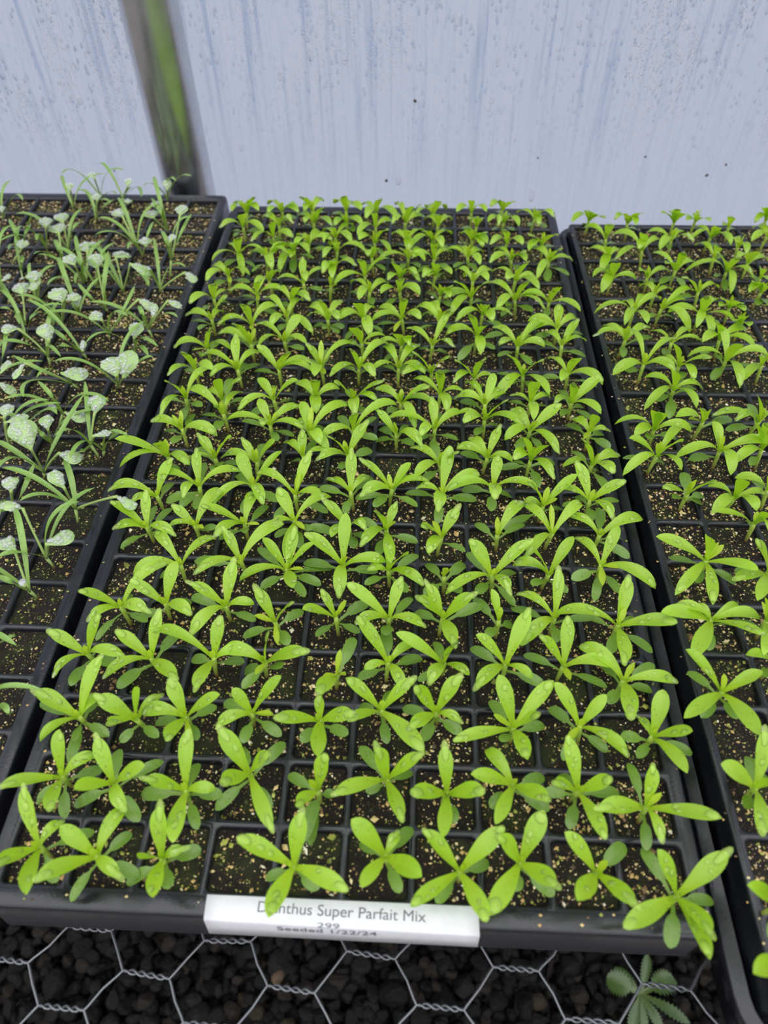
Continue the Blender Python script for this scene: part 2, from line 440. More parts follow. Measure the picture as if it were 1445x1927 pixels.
# ------------------------------------------------------------------ seed trays
def ring(h, r, z, cx, cy, sq=False):
    V = []
    for k, (sx_, sy_) in enumerate(((1, 1), (-1, 1), (-1, -1), (1, -1))):
        ccx, ccy = cx + sx_ * (h - r), cy + sy_ * (h - r)
        if sq:
            pts = [(cx + sx_ * h, ccy), (cx + sx_ * h, cy + sy_ * h), (ccx, cy + sy_ * h)]
            if sx_ * sy_ < 0: pts = pts[::-1]
        else:
            a0 = k * math.pi / 2
            pts = [(ccx + r * math.cos(a0 + q * math.pi / 4), ccy + r * math.sin(a0 + q * math.pi / 4)) for q in range(3)]
        V += [(x, y, z) for x, y in pts]
    return V
GVv, GFf = [], []
for c in range(10):
    for r in range(20):
        cx, cy = c + .5, r + .5; o0 = len(GVv)
        GVv += ring(.5, .10, 0, cx, cy, True) + ring(.472, .08, -.003, cx, cy) + ring(.452, .07, -.022, cx, cy) + ring(.440, .07, -.07, cx, cy) + ring(.40, .07, -1.46, cx, cy)
        GFf += grid_faces(5, 12, o0, True); GFf.append(tuple(o0 + 48 + k for k in range(12)))
grid_me = mesh('cell_grid', GVv, GFf, MP)
prof = [(0, 0), (.03, .012), (.21, .012), (.25, -.002), (.275, -.04), (.282, -.12), (.300, -.86), (.318, -.875), (.32, -.915), (.292, -.92), (.285, -.88), (.262, -.12), (.24, -.05), (.02, -.03)]
RV = []; npth = 4 * 7
for d, z in prof:
    for k, (x0, y0) in enumerate(((10, 20), (0, 20), (0, 0), (10, 0))):
        for q in range(7):
            a = k * math.pi / 2 + q * math.pi / 12
            RV.append((x0 + .76 * d * math.cos(a), y0 + d * math.sin(a), z))
rim_me = mesh('rim', RV, grid_faces(len(prof), npth, 0, True), MP)
prof2 = [(0, 0), (.02, .010), (.075, .010), (.095, -.002), (.105, -.04), (.108, -.12), (.112, -.80), (.100, -.82), (.092, -.12), (.085, -.05), (.02, -.03)]
RV = [(x0 + d * math.cos(k * math.pi / 2 + q * math.pi / 12), y0 + d * math.sin(k * math.pi / 2 + q * math.pi / 12), z) for d, z in prof2 for k, (x0, y0) in enumerate(((10, 20), (0, 20), (0, 0), (10, 0))) for q in range(7)]
narrow_me = mesh('rim', RV, grid_faces(len(prof2), npth, 0, True), MP)

TR = {'M': (0, 0, 0, 0, 0), 'L': (-10.663, .368, .05, -.004, .013), 'R': (10.717, -.984, .246, .005, -.015)}
TM = {}
for k, lab in (('L', 'black plastic plug tray of round-leaved seedlings, leftmost of the three trays'), ('M', 'black plastic plug tray with the white label folded over its front rim'),
               ('R', 'black plastic plug tray on the right, sitting in a longer shallow flat')):
    q = TR[k]; t = empty('seed_tray', (q[0], q[1], q[2] - 10 * q[4])); t.rotation_euler = (math.atan(q[4]), 0, q[3])
    tag(t, lab, 'seed tray', 'plug trays on the wire bench')
    obj('cell_grid', grid_me, t); obj('rim', narrow_me if k == 'R' else rim_me, t)
    TM[k] = Matrix.Translation(Vector((q[0], q[1], q[2] - 10 * q[4]))) @ Matrix.Rotation(q[3], 4, 'Z') @ Matrix.Rotation(math.atan(q[4]), 4, 'X')

# flat that the right tray stands in: base pan with a wide flange on its left and front
def rr(x0, y0, x1, y1, r, z, n=6):
    V = []
    for k, (x, y) in enumerate(((x1 - r, y1 - r), (x0 + r, y1 - r), (x0 + r, y0 + r), (x1 - r, y0 + r))):
        for q in range(n + 1):
            a = k * math.pi / 2 + q * math.pi / 2 / n
            V.append((x + r * math.cos(a), y + r * math.sin(a), z))
    return V
FX0, FY0, FX1, FY1 = -.36, -.68, 10.36, 20.75
FV = []
for ins, z in ((.02, -.62), (0, -.60), (0, -.33), (.02, -.30), (.175, -.30), (.19, -.275), (.215, -.275), (.225, -.31), (.235, -1.52), (.30, -1.55)):
    FV += rr(FX0 + ins, FY0 + ins, FX1 - ins, FY1 - ins, max(.80 - ins, .3), z)
ff = grid_faces(10, 28, 0, True); ff.append(tuple(9 * 28 + k for k in range(28)))
flat = obj('carrying_flat', mesh('carrying_flat', FV, ff, MP), None, (10.717, -.984, 0)); flat.rotation_euler = (0, 0, .005)
tag(flat, 'shallow black flat under the right tray, its flange beside the middle tray', 'flat')

# potting mix: one lumpy surface per tray, plus the flakes lying on it
VIS = {'M': (0, 10, 0, 20), 'L': (0, 10, 0, 20), 'R': (0, 9, 0, 20)}
def soil_h(x, y, seed):
    return -.115 + .05 * mnoise.noise((x * 1.3 + seed, y * 1.3, 0)) + .030 * mnoise.noise((x * 6, y * 6, seed)) + .012 * mnoise.noise((x * 17, y * 17, seed))
NG = 13
for k in 'MLR':
    c0, c1, r0, r1 = VIS[k]; seed = ord(k) * 1.7; SV, SF = [], []
    CV, CF, MI = [], [], []; nchip = 0
    rgk = np.random.default_rng(ord(k))
    ov = np.array([(1, 0, 0), (0, 1, 0), (-1, 0, 0), (0, -1, 0), (0, 0, 1), (0, 0, -1)], float)
    of = np.array([(0, 1, 4), (1, 2, 4), (2, 3, 4), (3, 0, 4), (1, 0, 5), (2, 1, 5), (3, 2, 5), (0, 3, 5)])
    for c in range(c0, c1):
        for r in range(r0, r1):
            off = len(SV); lift = .05 * mnoise.noise((c * 3.1 + .3, r * 2.7 + .6, seed))
            for i in range(NG):
                for j in range(NG):
                    u, v = (i / (NG - 1) - .5), (j / (NG - 1) - .5)
                    x, y = c + .5 + u * .874, r + .5 + v * .874
                    SV.append((x, y, soil_h(x, y, seed) + lift))
            SF += grid_faces(NG, NG, off)
            dens = mnoise.noise((c * .45 + 9, r * .45, seed))
            mossy = (.62 if r < 10 else .12) if k == 'L' else min(.7, max(.05, .25 + .9 * mnoise.noise((c * .6 + 3, r * .5, seed + 4))))
            n = int({'M': 185, 'L': 225 if r > 12 else 170, 'R': 215}[k] * (1 + .8 * dens))
            xy = rgk.uniform(-.42, .42, (n, 2)) + (c + .5, r + .5)
            sz = np.clip(rgk.lognormal(-4.25, .47, n), .007, .055)
            for (x, y), s in zip(xy, sz):
                v = ov * (rgk.uniform(.7, 1.3, (6, 1))) * np.array([s * rgk.uniform(.8, 1.5), s, s * .6])
                a = rgk.uniform(0, 6.28); ca, sa = math.cos(a), math.sin(a)
                tl = rgk.uniform(-.7, .7); ct, st_ = math.cos(tl), math.sin(tl)
                v = np.c_[v[:, 0], v[:, 1] * ct - v[:, 2] * st_, v[:, 1] * st_ + v[:, 2] * ct]
                v = np.c_[v[:, 0] * ca - v[:, 1] * sa, v[:, 0] * sa + v[:, 1] * ca, v[:, 2]] + (x, y, soil_h(x, y, seed) + lift + s * .2)
                CV.append(v); CF.append(of + 6 * nchip); nchip += 1; MI.append(1 if rgk.random() < mossy else 0)
    # a few flakes spilled on the rims and dividers
    for _ in range(150):
        side = rgk.integers(0, 5)
        if side == 0: x, y, z = rgk.uniform(10.02, 10.2), rgk.uniform(0, 20), .016
        elif side == 1: x, y, z = rgk.uniform(-.2, -.02), rgk.uniform(0, 20), .016
        elif side == 2: x, y, z = rgk.uniform(c0, c1), rgk.uniform(-.2, -.02), .016
        elif side == 3: x, y, z = rgk.integers(c0 + 1, c1) + rgk.uniform(-.02, .02), rgk.uniform(0, 20), .008
        else: x, y, z = rgk.uniform(c0, c1), rgk.integers(1, 20) + rgk.uniform(-.02, .02), .008
        s = rgk.uniform(.010, .026)
        CV.append(ov * rgk.uniform(.7, 1.3, (6, 1)) * np.array([s * 1.3, s, s * .6]) + (x, y, z)); CF.append(of + 6 * nchip); nchip += 1; MI.append(0)
    nm = {'M': 'middle', 'L': 'left', 'R': 'right'}[k]
    o = obj('potting_mix', mesh('potting_mix', SV, SF, MSOIL)); o.matrix_world = Matrix.Translation(TM[k].translation * U) @ TM[k].to_3x3().to_4x4()
    tag(o, 'dark peat potting mix filling the cells of the %s tray' % nm, 'potting mix', None, 'stuff')
    cme = mesh('vermiculite', np.concatenate(CV), np.concatenate(CF), MCHIP, smooth=False); cme.materials.append(MMOSS)
    cme.polygons.foreach_set('material_index', np.repeat(np.array(MI, dtype=np.int32), 8))
    o = obj('vermiculite', cme); o.matrix_world = Matrix.Translation(TM[k].translation * U) @ TM[k].to_3x3().to_4x4()
    tag(o, 'tan and golden vermiculite flakes on the soil of the %s tray' % nm, 'vermiculite', None, 'stuff')

# ------------------------------------------------------------------ white label folded over the front rim
LZ = .035
Lp = [(3.10, .0, LZ - .0), (3.105, -.15, LZ), (3.112, -.29, LZ), (3.114, -.312, LZ - .008), (3.116, -.325, LZ - .03), (3.10, -.345, -.28), (3.085, -.372, -.58)]
Rp = [(6.942, .0, LZ), (6.944, -.16, LZ), (6.946, -.33, LZ), (6.947, -.352, LZ - .008), (6.948, -.365, LZ - .03), (6.955, -.375, -.28), (6.965, -.392, -.55)]
N = 16; V = []
for thick in (0, .012):
    for a, b in zip(Lp, Rp):
        for i in range(N):
            t = i / (N - 1); p = Vector(a).lerp(Vector(b), t)
            p.z += .006 * math.sin(t * 9) * (1 if p.z < 0 else .4); p.z -= thick if p.z > 0 else 0; p.y += thick
            V.append(p)
m_ = len(Lp) * N
F = grid_faces(len(Lp), N, 0) + [f[::-1] for f in grid_faces(len(Lp), N, m_)]
for i in range(N - 1): F += [(i + 1, i, m_ + i, m_ + i + 1), (m_ - N + i, m_ - N + i + 1, 2 * m_ - N + i + 1, 2 * m_ - N + i)]
for r in range(len(Lp) - 1):
    a, b = r * N, (r + 1) * N; F += [(a, b, m_ + b, m_ + a), (b + N - 1, a + N - 1, m_ + a + N - 1, m_ + b + N - 1)]
lab = obj('plant_label', mesh('plant_label', V, F, MLAB))
tag(lab, 'white plant label folded over the front rim of the middle tray', 'label')
def text(body, loc, width, ex, ey, squash=1.0):
    cu = bpy.data.curves.new('printed_text', 'FONT'); cu.body = body; cu.align_x = 'CENTER'; cu.align_y = 'BOTTOM_BASELINE'; cu.size = 1.0
    cu.extrude = .0005
    tmp = bpy.data.objects.new('lettering', cu); COL.objects.link(tmp); bpy.context.view_layer.update()
    me = bpy.data.meshes.new_from_object(tmp.evaluated_get(bpy.context.evaluated_depsgraph_get()))
    bpy.data.objects.remove(tmp); bpy.data.curves.remove(cu)
    me.materials.clear(); me.materials.append(MTXT)
    xs = [v.co.x for v in me.vertices]; s = width * U / (max(xs) - min(xs))
    o = obj('printed_text', me, lab)
    ex = Vector(ex).normalized(); ey = Vector(ey).normalized(); ez = ex.cross(ey).normalized(); ey = ez.cross(ex)
    M = Matrix((ex * s, ey * s * squash, ez * s)).transposed().to_4x4(); M.translation = Vector(loc) * U
    o.matrix_world = M
text('Dianthus Super Parfait Mix', (5.02, -.205, LZ + .004), 2.36, (1, -.014, 0), (0, 1, 0), .92)
text('299', (4.86, -.352, LZ + .004), .31, (1, -.014, 0), (0, 1, .0), .42)
text('Seeded 1/22/24', (4.83, -.366, -.215), 1.40, (1, -.01, 0), (0, .10, 1), 1.1)

# ------------------------------------------------------------------ leaves
UP = Vector((0, 0, 1))
def leaf(C, P, ty, W, rng, nt=12, ns=5, serr=0):
    """vertices, faces, uv of one blade that rises from C and ends at P, plus its spine frames"""
    D = P - C; L = D.length; dh = Vector((D.x, D.y, 0))
    dh = dh.normalized() if dh.length > 1e-4 else Vector((1, 0, 0))
    k1, k2, pull = {'u': (.20, .13, .28), 'a': (.52, .30, .20), 'd': (.14, .14, .33), 's': (.05, .02, .3), 'w': (.10, .10, .33)}[ty]
    k1 *= rng.uniform(.8, 1.2); k2 *= rng.uniform(.8, 1.2)
    c1 = C + D * .30 + UP * k1 * L; c2 = P - D.normalized() * pull * L * .8 + UP * k2 * L
    sp = bez(C, c1, c2, P, nt)
    roll = rng.uniform(-.28, .28); V, UVs, fr = [], [], []
    fold = {'u': .16, 'a': .13, 'd': .10, 's': .25, 'w': .12}[ty]; cup = rng.uniform(-.3, 1.0)
    for i, p in enumerate(sp):
        t = i / (nt - 1)
        T = (sp[min(i + 1, nt - 1)] - sp[max(i - 1, 0)]).normalized()
        S = T.cross(UP)
        if S.length < .05: S = dh.cross(UP)
        S.normalize(); Nn = S.cross(T).normalized()
        S2 = S * math.cos(roll) + Nn * math.sin(roll); N2 = Nn * math.cos(roll) - S * math.sin(roll)
        if ty == 'd':
            f = (.20 + .10 * t / .35) if t < .30 else None
            if f is None:
                x = (t - .66) / .345; f = max(.0, 1 - abs(x) ** 2.3) ** .55
                f = max(f, .28 * (1 - t))
        else:
            pk = .60
            if t < pk: q = t / pk; f = .27 + .73 * (q * q * (3 - 2 * q))
            else: x = (t - pk) / (1 - pk); f = max(0, 1 - x ** 1.9) ** .80
        if serr and .2 < t < .97: f *= 1 + .22 * ((i % 2) * 2 - 1) * (1 if f > .4 else .5)
        w = max(f * W, .012)
        for j in range(ns):
            s = j / (ns - 1) * 2 - 1
            lift = fold * w * (abs(s) ** 1.4) * (1 - 1.15 * cup * t * abs(s))
            V.append(p + S2 * s * w * .5 + N2 * lift); UVs.append((j / (ns - 1), t))
        fr.append((p, T, S2, N2, w))
    return V, grid_faces(nt, ns), UVs, fr

dv2, df2 = dome(10, 4, .25)
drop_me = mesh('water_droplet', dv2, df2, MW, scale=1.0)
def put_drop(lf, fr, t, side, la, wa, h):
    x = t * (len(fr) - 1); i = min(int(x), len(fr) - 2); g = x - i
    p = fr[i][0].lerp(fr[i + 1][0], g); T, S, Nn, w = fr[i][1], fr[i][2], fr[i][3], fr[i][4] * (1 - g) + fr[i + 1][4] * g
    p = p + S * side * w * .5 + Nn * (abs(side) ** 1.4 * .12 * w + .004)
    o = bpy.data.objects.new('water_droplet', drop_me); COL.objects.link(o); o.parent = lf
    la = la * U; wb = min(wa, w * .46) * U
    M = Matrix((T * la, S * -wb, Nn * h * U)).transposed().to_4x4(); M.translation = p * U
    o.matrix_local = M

ORD = ['first', 'second', 'third', 'fourth', 'fifth', 'sixth', 'seventh', 'eighth', 'ninth', 'tenth', 'eleventh', 'twelfth', 'thirteenth', 'fourteenth', 'fifteenth', 'sixteenth', 'seventeenth', 'eighteenth', 'nineteenth', 'twentieth']
def rowname(r): return 'front row' if r == 0 else 'back row' if r == 19 else '%s row from front' % ORD[r]

DI = """M 0 0 67,43,42 u-25,64,57 a25,33,9 u-16,-44,71 u29,-73,55 d64,30,-20 d38,-43,-5
M 0 1 153,34,42 u-44,25,50 a25,64,9 u-48,-47,60 a48,-30,23 d62,-20,-15 d-28,-54,-22 d33,40,-22
M 0 2 247,34,42 u-3,54,58 a29,13,8 u-2,-24,91 u19,-63,65 d48,20,-16 d19,-38,3 d-52,-27,-28
M 0 4 434,33,42 u-74,17,58 u11,54,60 u81,-40,51 u-17,-77,57 d22,94,-5 d-42,-11,-28 d37,-26,-10
M 0 5 562,51,42 u-48,29,61 a17,32,3 d37,49,-28 u50,-41,64 u-28,-57,65 d22,-44,-12 d-39,27,-34
M 0 6 666,35,42 u-51,34,62 u58,43,59 u-68,-58,51 u29,-73,57 d45,23,-33 d-32,-38,-13
M 0 7 751,49,42 u-37,12,75 u30,55,57 u-51,-77,48 u34,-43,68 d48,-34,-22 d-9,-35,-5
M 0 8 855,41,42 u-50,33,64 d53,46,-22 u-44,-51,64 u29,-53,65 s12,8,28
M 0 9 960,15,42 u-35,41,66 d-29,67,-20 u60,43,58 u-89,-49,39 u7,-82,55 u10,-57,68 d61,4,-31 d-17,-59,-15
M 1 0 66,144,42 u-57,-38,59 u-4,52,54 a47,30,14 u27,-69,60 d54,18,-12 d20,-57,-10 d-42,-29,-33 d-3,78,-14
M 1 1 148,137,42 u-26,50,51 u63,4,66 u-25,-36,73 a36,-46,24 d59,45,-21 d-62,-27,-24 d-20,64,-27 d47,-48,-16
M 1 2 259,131,42 u1,71,58 u-45,-6,60 a48,-3,17 u12,-88,49 d-73,-2,-20 d53,0,-12 d-1,56,-36 d27,-52,-9
M 1 3 351,159,42 u-44,46,55 u40,0,79 u-20,-43,75 u52,-91,37 d44,60,-19 d-47,-48,-20 d-29,55,-32 d38,-46,-11
M 1 4 457,139,42 d-52,33,-30 u13,32,59 u-17,-49,74 s-12,5,29 d23,1,-18 d-6,-72,-21
M 1 5 560,159,42 u-16,26,56 u-73,-43,53 u50,15,64 u24,-76,55 d-45,59,-19 d38,27,-36 d-32,-13,-17 s-2,18,31
M 1 6 650,141,42 u-6,51,55 u-54,-26,67 u48,-19,68 u-9,-78,56 s-19,-11,35 s19,-16,34 d11,-40,-4
M 1 7 749,158,42 a-38,51,7 u-68,-9,62 u-36,-74,53 u37,-44,68 d54,27,-31 d55,-27,-22 d-35,-33,-5
M 1 8 845,152,42 u-19,60,58 u-49,-17,74 u35,-4,65 u16,-83,53 d-48,3,-14 d68,10,-24 d-18,-52,-7 d-15,42,-44
M 1 9 941,133,42 u-83,-22,51 u4,42,53 u83,-30,58 a8,-52,17 d-7,74,-19 d-7,-57,-10 s17,11,32
M 2 0 62,240,42 u-59,18,51 u30,79,59 a-45,-46,10 a26,36,7 d54,-27,-5 d-77,26,-7 d13,-46,16 d-1,52,-44
M 2 1 155,239,42 u-53,14,51 u24,14,85 a31,40,7 u-7,-44,80 d44,-29,5 d-22,-31,-16
M 2 2 233,247,42 u-25,44,46 a-68,2,6 u65,10,64 u2,-67,65 d-59,4,-33 d38,34,-27 d30,-41,9 s25,-54,20
M 2 3 339,257,42 u-29,21,44 u49,37,62 a-49,-26,10 s40,-15,30 d-57,32,-28 d50,-31,-10 d-7,-49,-1
M 2 4 450,249,42 u-2,27,36 u-63,-27,61 u57,-19,67 s-3,-38,30 d-29,-31,-11 d45,-16,-11 u8,-80,55
M 2 5 546,270,42 u-56,25,59 u51,27,60 u69,-81,37 u-46,-48,64 d-39,26,-44 d18,55,-37 d12,-53,-4 s3,9,20
M 2 6 634,269,42 u-36,6,73 u36,39,54 a37,-17,11 u-41,-55,63 d-54,20,-28 d41,-27,-13 d-19,-47,0
M 2 7 756,247,42 u-25,64,57 u26,-15,81 s-34,7,35 u-98,-41,39 d56,22,-31 u59,55,60 d-30,60,-25 d-24,-33,27 u8,-73,60
M 2 8 861,255,42 u-45,44,60 u36,32,49 a63,-50,12 d-39,44,-29 s-28,-35,27 d44,-30,-22 d-31,-52,-9
M 2 9 972,242,42 a-16,30,3 u14,56,51 u38,-18,66 d-47,3,-7 u20,-77,55 d-32,-39,10 d66,-14,-24
M 3 0 40,353,42 u-56,16,48 u29,38,64 a-38,-46,12 a71,-11,19 d-16,-54,-9 d2,49,-44 d54,-17,2
M 3 1 151,349,42 u-53,23,49 a-65,-43,11 u67,-59,45 u13,61,55 d29,66,-21 d-53,-45,-21
M 3 2 258,353,42 a-103,32,29 u11,53,51 u-3,-82,52 a50,12,13 d-52,21,-41 d50,2,-11
M 3 3 347,349,42 a-73,16,8 u75,-9,58 u18,-3,97 s-7,-38,30 d-35,-42,-13 d-44,4,-44 d34,-23,28
M 3 4 469,330,42 d24,78,-8 s6,28,37 u-19,-66,64 s18,-17,34 s-19,-23,33
M 3 5 554,355,42 u-52,52,58 a41,36,3 a-39,-19,13 a27,-57,21 d-51,-20,-17 d58,27,-26 d-7,76,-14
M 3 6 648,358,42 u-82,23,57 u15,-16,96 a-24,-49,26 a41,-27,15 d-43,-29,-8 d-12,62,-33
M 3 7 751,359,42 u-54,19,64 u37,71,62 a-52,-51,17 a41,-29,13 d-55,44,-22 d66,-24,-21
M 3 8 848,360,42 u-47,14,70 u6,65,53 a81,-3,11 s1,-40,29 d-61,33,-22 d73,-25,-19
M 3 9 943,337,42 a-67,55,12 a81,-4,11 u-14,-89,46 s14,17,33 d63,42,-15 d57,2,-35 d-32,-44,5 d-19,52,-38
M 4 0 70,451,42 u-57,-4,54 a70,81,20 a-44,-34,10 a60,-24,26 d-34,-59,-19 d-11,58,-44 d54,-27,-3
M 4 1 150,459,42 u-55,16,49 u17,59,53 a57,-35,25 d30,35,-40 d-57,-10,-32
M 4 2 259,458,42 u-55,12,53 u12,63,53 a54,-5,19 a-45,-66,13 d-72,29,-13 d56,-22,-8
M 4 3 352,428,42 u-34,41,46 u42,-11,81 s15,-55,20 s-31,-8,35 d42,45,-29 d-59,-16,-24 d30,-46,5
M 4 4 458,442,42 u-26,31,40 u-50,-28,68 s19,15,34 d54,47,-21 d-32,-37,-3 d44,-27,-3
M 4 5 552,444,42 u-76,32,59 u20,54,49 a-55,-22,15 a61,-23,15 d40,60,-21 d-35,48,-38 d-4,-48,23
M 4 6 647,447,42 u-44,-10,76 u-30,38,50 u49,11,61 u15,-82,51 d73,38,-11 d-51,30,-31
M 4 7 745,445,42 u-14,40,42 d-40,61,-19 d33,20,-44 d-25,-43,17 s3,14,25
M 4 8 843,454,42 a-63,42,10 u6,69,54 s-8,-15,41 a-65,-61,8 d75,14,-16 d-71,32,-19 d-3,-53,9
M 4 9 952,444,42 a-109,14,6 u17,66,53 u81,-27,57 u-14,-95,38 s9,17,30 d-55,34,-23 d58,-39,-21 d48,39,-37 d-22,-55,-1
M 5 1 157,546,42 a-59,65,16 a60,60,12 d-52,5,-44 a-78,-34,12 s2,-21,37
M 5 2 268,559,42 u-32,44,40 a-75,-40,12 a75,76,24 s8,-29,31 d-90,2,-5
M 5 3 358,543,42 u-45,38,48 a-82,-36,11 u13,59,48 u55,14,65 s35,-18,29 u26,-76,53 d82,20,-19 d-47,-31,-16 d38,-52,-10 d64,-20,-17 d-64,53,-3
M 5 4 462,556,42 u-69,28,58 u2,79,62 a80,3,12 s8,-11,44 a0,-79,16 d-78,15,-15 d64,5,-21
M 5 5 547,547,42 u36,-22,83 a65,-41,15 a-37,-4,8 d55,52,-16 d-43,-26,-8 d36,-45,-2 u2,39,31
M 5 6 650,536,42 d-31,56,-33 d41,54,-28 s1,-12,47 s11,-10,41 d-36,-41,2 d30,-39,10
M 5 7 738,542,42 u-43,40,55 u65,39,59 a-86,-46,5 a25,-51,28 d-42,65,-14 d50,37,-35 d-30,-46,9 d40,-53,-16
M 5 8 843,548,42 a-67,11,13 u-40,-12,84 u42,52,52 d29,-39,2 d-37,-35,17
M 5 9 942,573,42 a-41,59,6 u31,58,49 a87,-55,10 s-9,-57,17 d-56,-27,-8 d-18,-67,-17 d27,-54,-9 s21,-28,32
M 6 0 70,635,42 u-63,20,52 u-7,58,39 a-62,-6,3 a65,-32,21 d-49,-36,-21 d-7,73,-17 d28,68,-19 d45,-30,18
M 6 1 164,642,42 u-42,22,36 a-51,-10,5 a45,81,18 s27,-26,27 d47,-17,17 d-41,52,-33
M 6 2 260,650,42 u-72,-6,59 a12,77,6 a-45,-46,18 s36,-21,27 d34,66,-17 d-51,-21,-22 d12,-44,28
M 6 3 357,662,42 u-34,47,42 a69,54,14 s26,-38,23 u2,-113,17 a-43,-14,9 d39,-35,16 d79,-10,-24 d-32,-43,1 d19,-62,-7
M 6 4 466,647,42 u-47,27,50 a-29,-49,33 a34,-41,52 d36,-36,16 d14,-56,9
M 6 5 539,644,42 u18,41,34 u-17,-34,93 d-55,46,-22 a-44,-53,21 u13,-101,31 d62,-12,-19 s19,-8,36 d-13,-59,-1
M 6 6 646,630,42 u-41,-37,75 u30,41,41 a-26,-61,27 d46,-25,-9 s-19,13,34
M 6 7 753,638,42 d-37,55,-29 s-1,22,32 a52,71,16 d58,47,-17 s9,-20,36
M 6 8 859,645,42 a-51,63,10 a62,65,18 s-5,38,45 a-57,-65,10 d-38,-30,27
M 6 9 950,645,42 a-57,41,8 a84,32,17 d14,77,-8 d56,-36,-20 d55,26,-38 s-1,-21,38
M 7 0 69,717,42 a-91,-1,17 u28,57,52 d10,67,-30 a-44,-22,8
M 7 1 150,747,42 a-91,10,17 u-11,63,42 a84,34,12 a-10,-60,41 d-7,78,-7 d-68,-28,-20 d-28,-52,-4 d6,-62,1
M 7 2 260,754,42 u-33,54,42 a-68,-62,8 u60,44,58 a34,-68,20 d-46,53,-23 d-13,-65,-10 d56,-33,-10
M 7 3 350,730,42 a-82,39,17 u28,66,55 a57,-12,20 s10,28,39 d39,55,-27 d68,-26,-21 d-37,-53,-12
M 7 4 462,742,42 u0,68,49 a-49,37,-3 a36,46,-4 d-69,26,-19 d-7,-60,3 d40,61,-19
M 7 5 546,751,42 u-62,28,57 u37,37,44 a-57,-31,19 a75,16,10 s-8,18,30 d-75,-8,-20 d-35,-47,1 d53,-33,-11 d23,69,-20
M 7 6 647,743,42 u16,77,63 a-49,9,7 a-8,-67,30 a79,40,15 d-74,17,-19 d-8,-67,-13 d73,4,-20
M 7 7 752,764,42 u11,56,36 a-4,-64,39 a-93,-20,8 a89,-15,12 d45,17,-44 d-7,-62,-1 d-61,14,-24
M 7 8 849,716,42 a-39,2,11 u62,38,57 s8,23,35 s22,-7,34 u-41,-19,84 d52,29,-41 d-76,-34,-33
M 7 9 944,734,42 u-29,57,51 u58,6,54 a-61,20,11 a30,-60,23 s7,12,23 d67,24,-22 d-55,-10,-5 d-10,54,-44 d-6,-59,9
M 8 0 64,832,42 a-89,-46,12 u-94,-12,62 a61,-44,21 s-4,22,32 d36,-53,-1 u10,-48,88
M 8 1 167,828,42 u-36,39,29 u51,-14,79 a-52,-17,8 s17,-14,36 d-54,50,-18 d11,-55,22 d26,-46,28 d54,-13,0
M 8 2 258,820,42 u-33,39,29 u50,-13,78 a-73,9,7 s-1,17,26 d1,74,-15 d3,49,-44
M 8 3 354,840,42 u-6,51,27 a-46,47,-6 a54,8,11 d17,70,-20 s24,-22,29 d-35,29,-44
M 8 4 448,847,42 u-35,-31,83 u39,51,49 a-57,-31,18 s-8,17,29 d49,46,-27 d-9,-56,16
M 8 6 645,825,42 a-59,44,5 a-52,-54,19 d-15,77,-6 d-34,-49,4 s6,15,26 u32,-43,79
M 8 7 745,848,42 a-38,57,-1 u25,57,39 a-66,17,9 a49,-24,17 d-54,43,-25 d47,50,-27 s16,-28,30
M 8 8 835,843,42 u-31,-25,94 u22,-40,87 a-42,-43,47 a37,-66,19 d13,-65,-10 d-62,-12,-14 d59,26,-31 d-39,36,-44
M 8 9 963,835,42 u-41,-15,88 a-68,-26,20 a60,32,-2 a27,-55,33 d-30,65,-21 d30,-63,-17 d30,23,-44
M 9 0 76,917,42 a-72,19,4 a84,-26,8 s-19,12,33 s-2,25,35 d6,73,-18 d-58,28,-35 d-6,-58,13
M 9 1 158,968,42 a-83,51,30 a32,71,6 s9,-23,34 d-62,29,-26 d14,46,-44 d-2,-60,11
M 9 2 269,936,42 u-29,53,33 a-94,-4,16 a78,-24,14 a61,53,10 a0,-63,56 s18,11,33 d56,-27,-6 d25,-56,7 d-71,29,-13
M 9 3 361,913,42 a81,64,27 u-22,61,40 s3,36,48 a31,-64,29 a-42,44,-11 a47,-66,14 d-31,67,-16 d20,62,-36
M 9 4 455,925,42 a95,53,29 a-64,-38,16 u9,-46,90 d-39,64,-14 d54,-17,-8 d47,60,-12
M 9 5 550,915,42 u-43,31,44 a54,-51,20 s-9,-21,36 d-39,54,-32 d-48,24,-44 d38,-42,11 d25,63,-29
M 9 6 633,934,42 u-6,61,36 a-105,11,16 a63,46,7 a-31,-59,36 s-14,-22,33 d51,-22,-9 d-2,-69,-14 d-28,-49,17 d11,73,-15
M 9 7 744,967,42 u41,-25,80 a83,-32,11 s-3,17,25 a-64,1,13 a-49,-44,31 d-21,-57,8 d41,30,-44
M 9 8 843,937,42 a-40,60,2 u61,27,53 a-61,-50,18 a51,-74,7 s5,-15,44 d52,38,-35 d15,-59,4 d-33,-56,-5 d-32,59,-31
M 9 9 972,937,42 u-10,-46,90 a-28,48,-8 a42,5,-1 d-41,53,-27 d39,-46,-6 d45,42,-43 s-22,-42,19
M 10 0 61,1020,42 u-17,-45,87 a48,81,23 a-36,-73,14 d-67,22,-24 d48,-36,11 d8,-66,-5 d-1,49,-44 s20,-12,36
M 10 1 147,1017,42 u12,-41,96 u56,-14,74 a-52,39,-12 d50,40,-30 d-1,-55,27 d7,79,1
M 10 2 265,1020,42 u-38,44,31 u63,-6,66 a-14,65,-19 a-70,-48,12 d-48,-38,-11 d38,48,-39
M 10 3 361,1033,42 a-51,52,-1 u10,-48,90 a53,30,3 a10,-77,21 d-35,66,-14 d20,-55,18
M 10 4 448,1028,42 u-37,-37,80 u69,-9,62 a55,-35,27 a9,-75,24 s1,-23,36 d-62,20,-30 d32,-53,3 d-19,68,-24
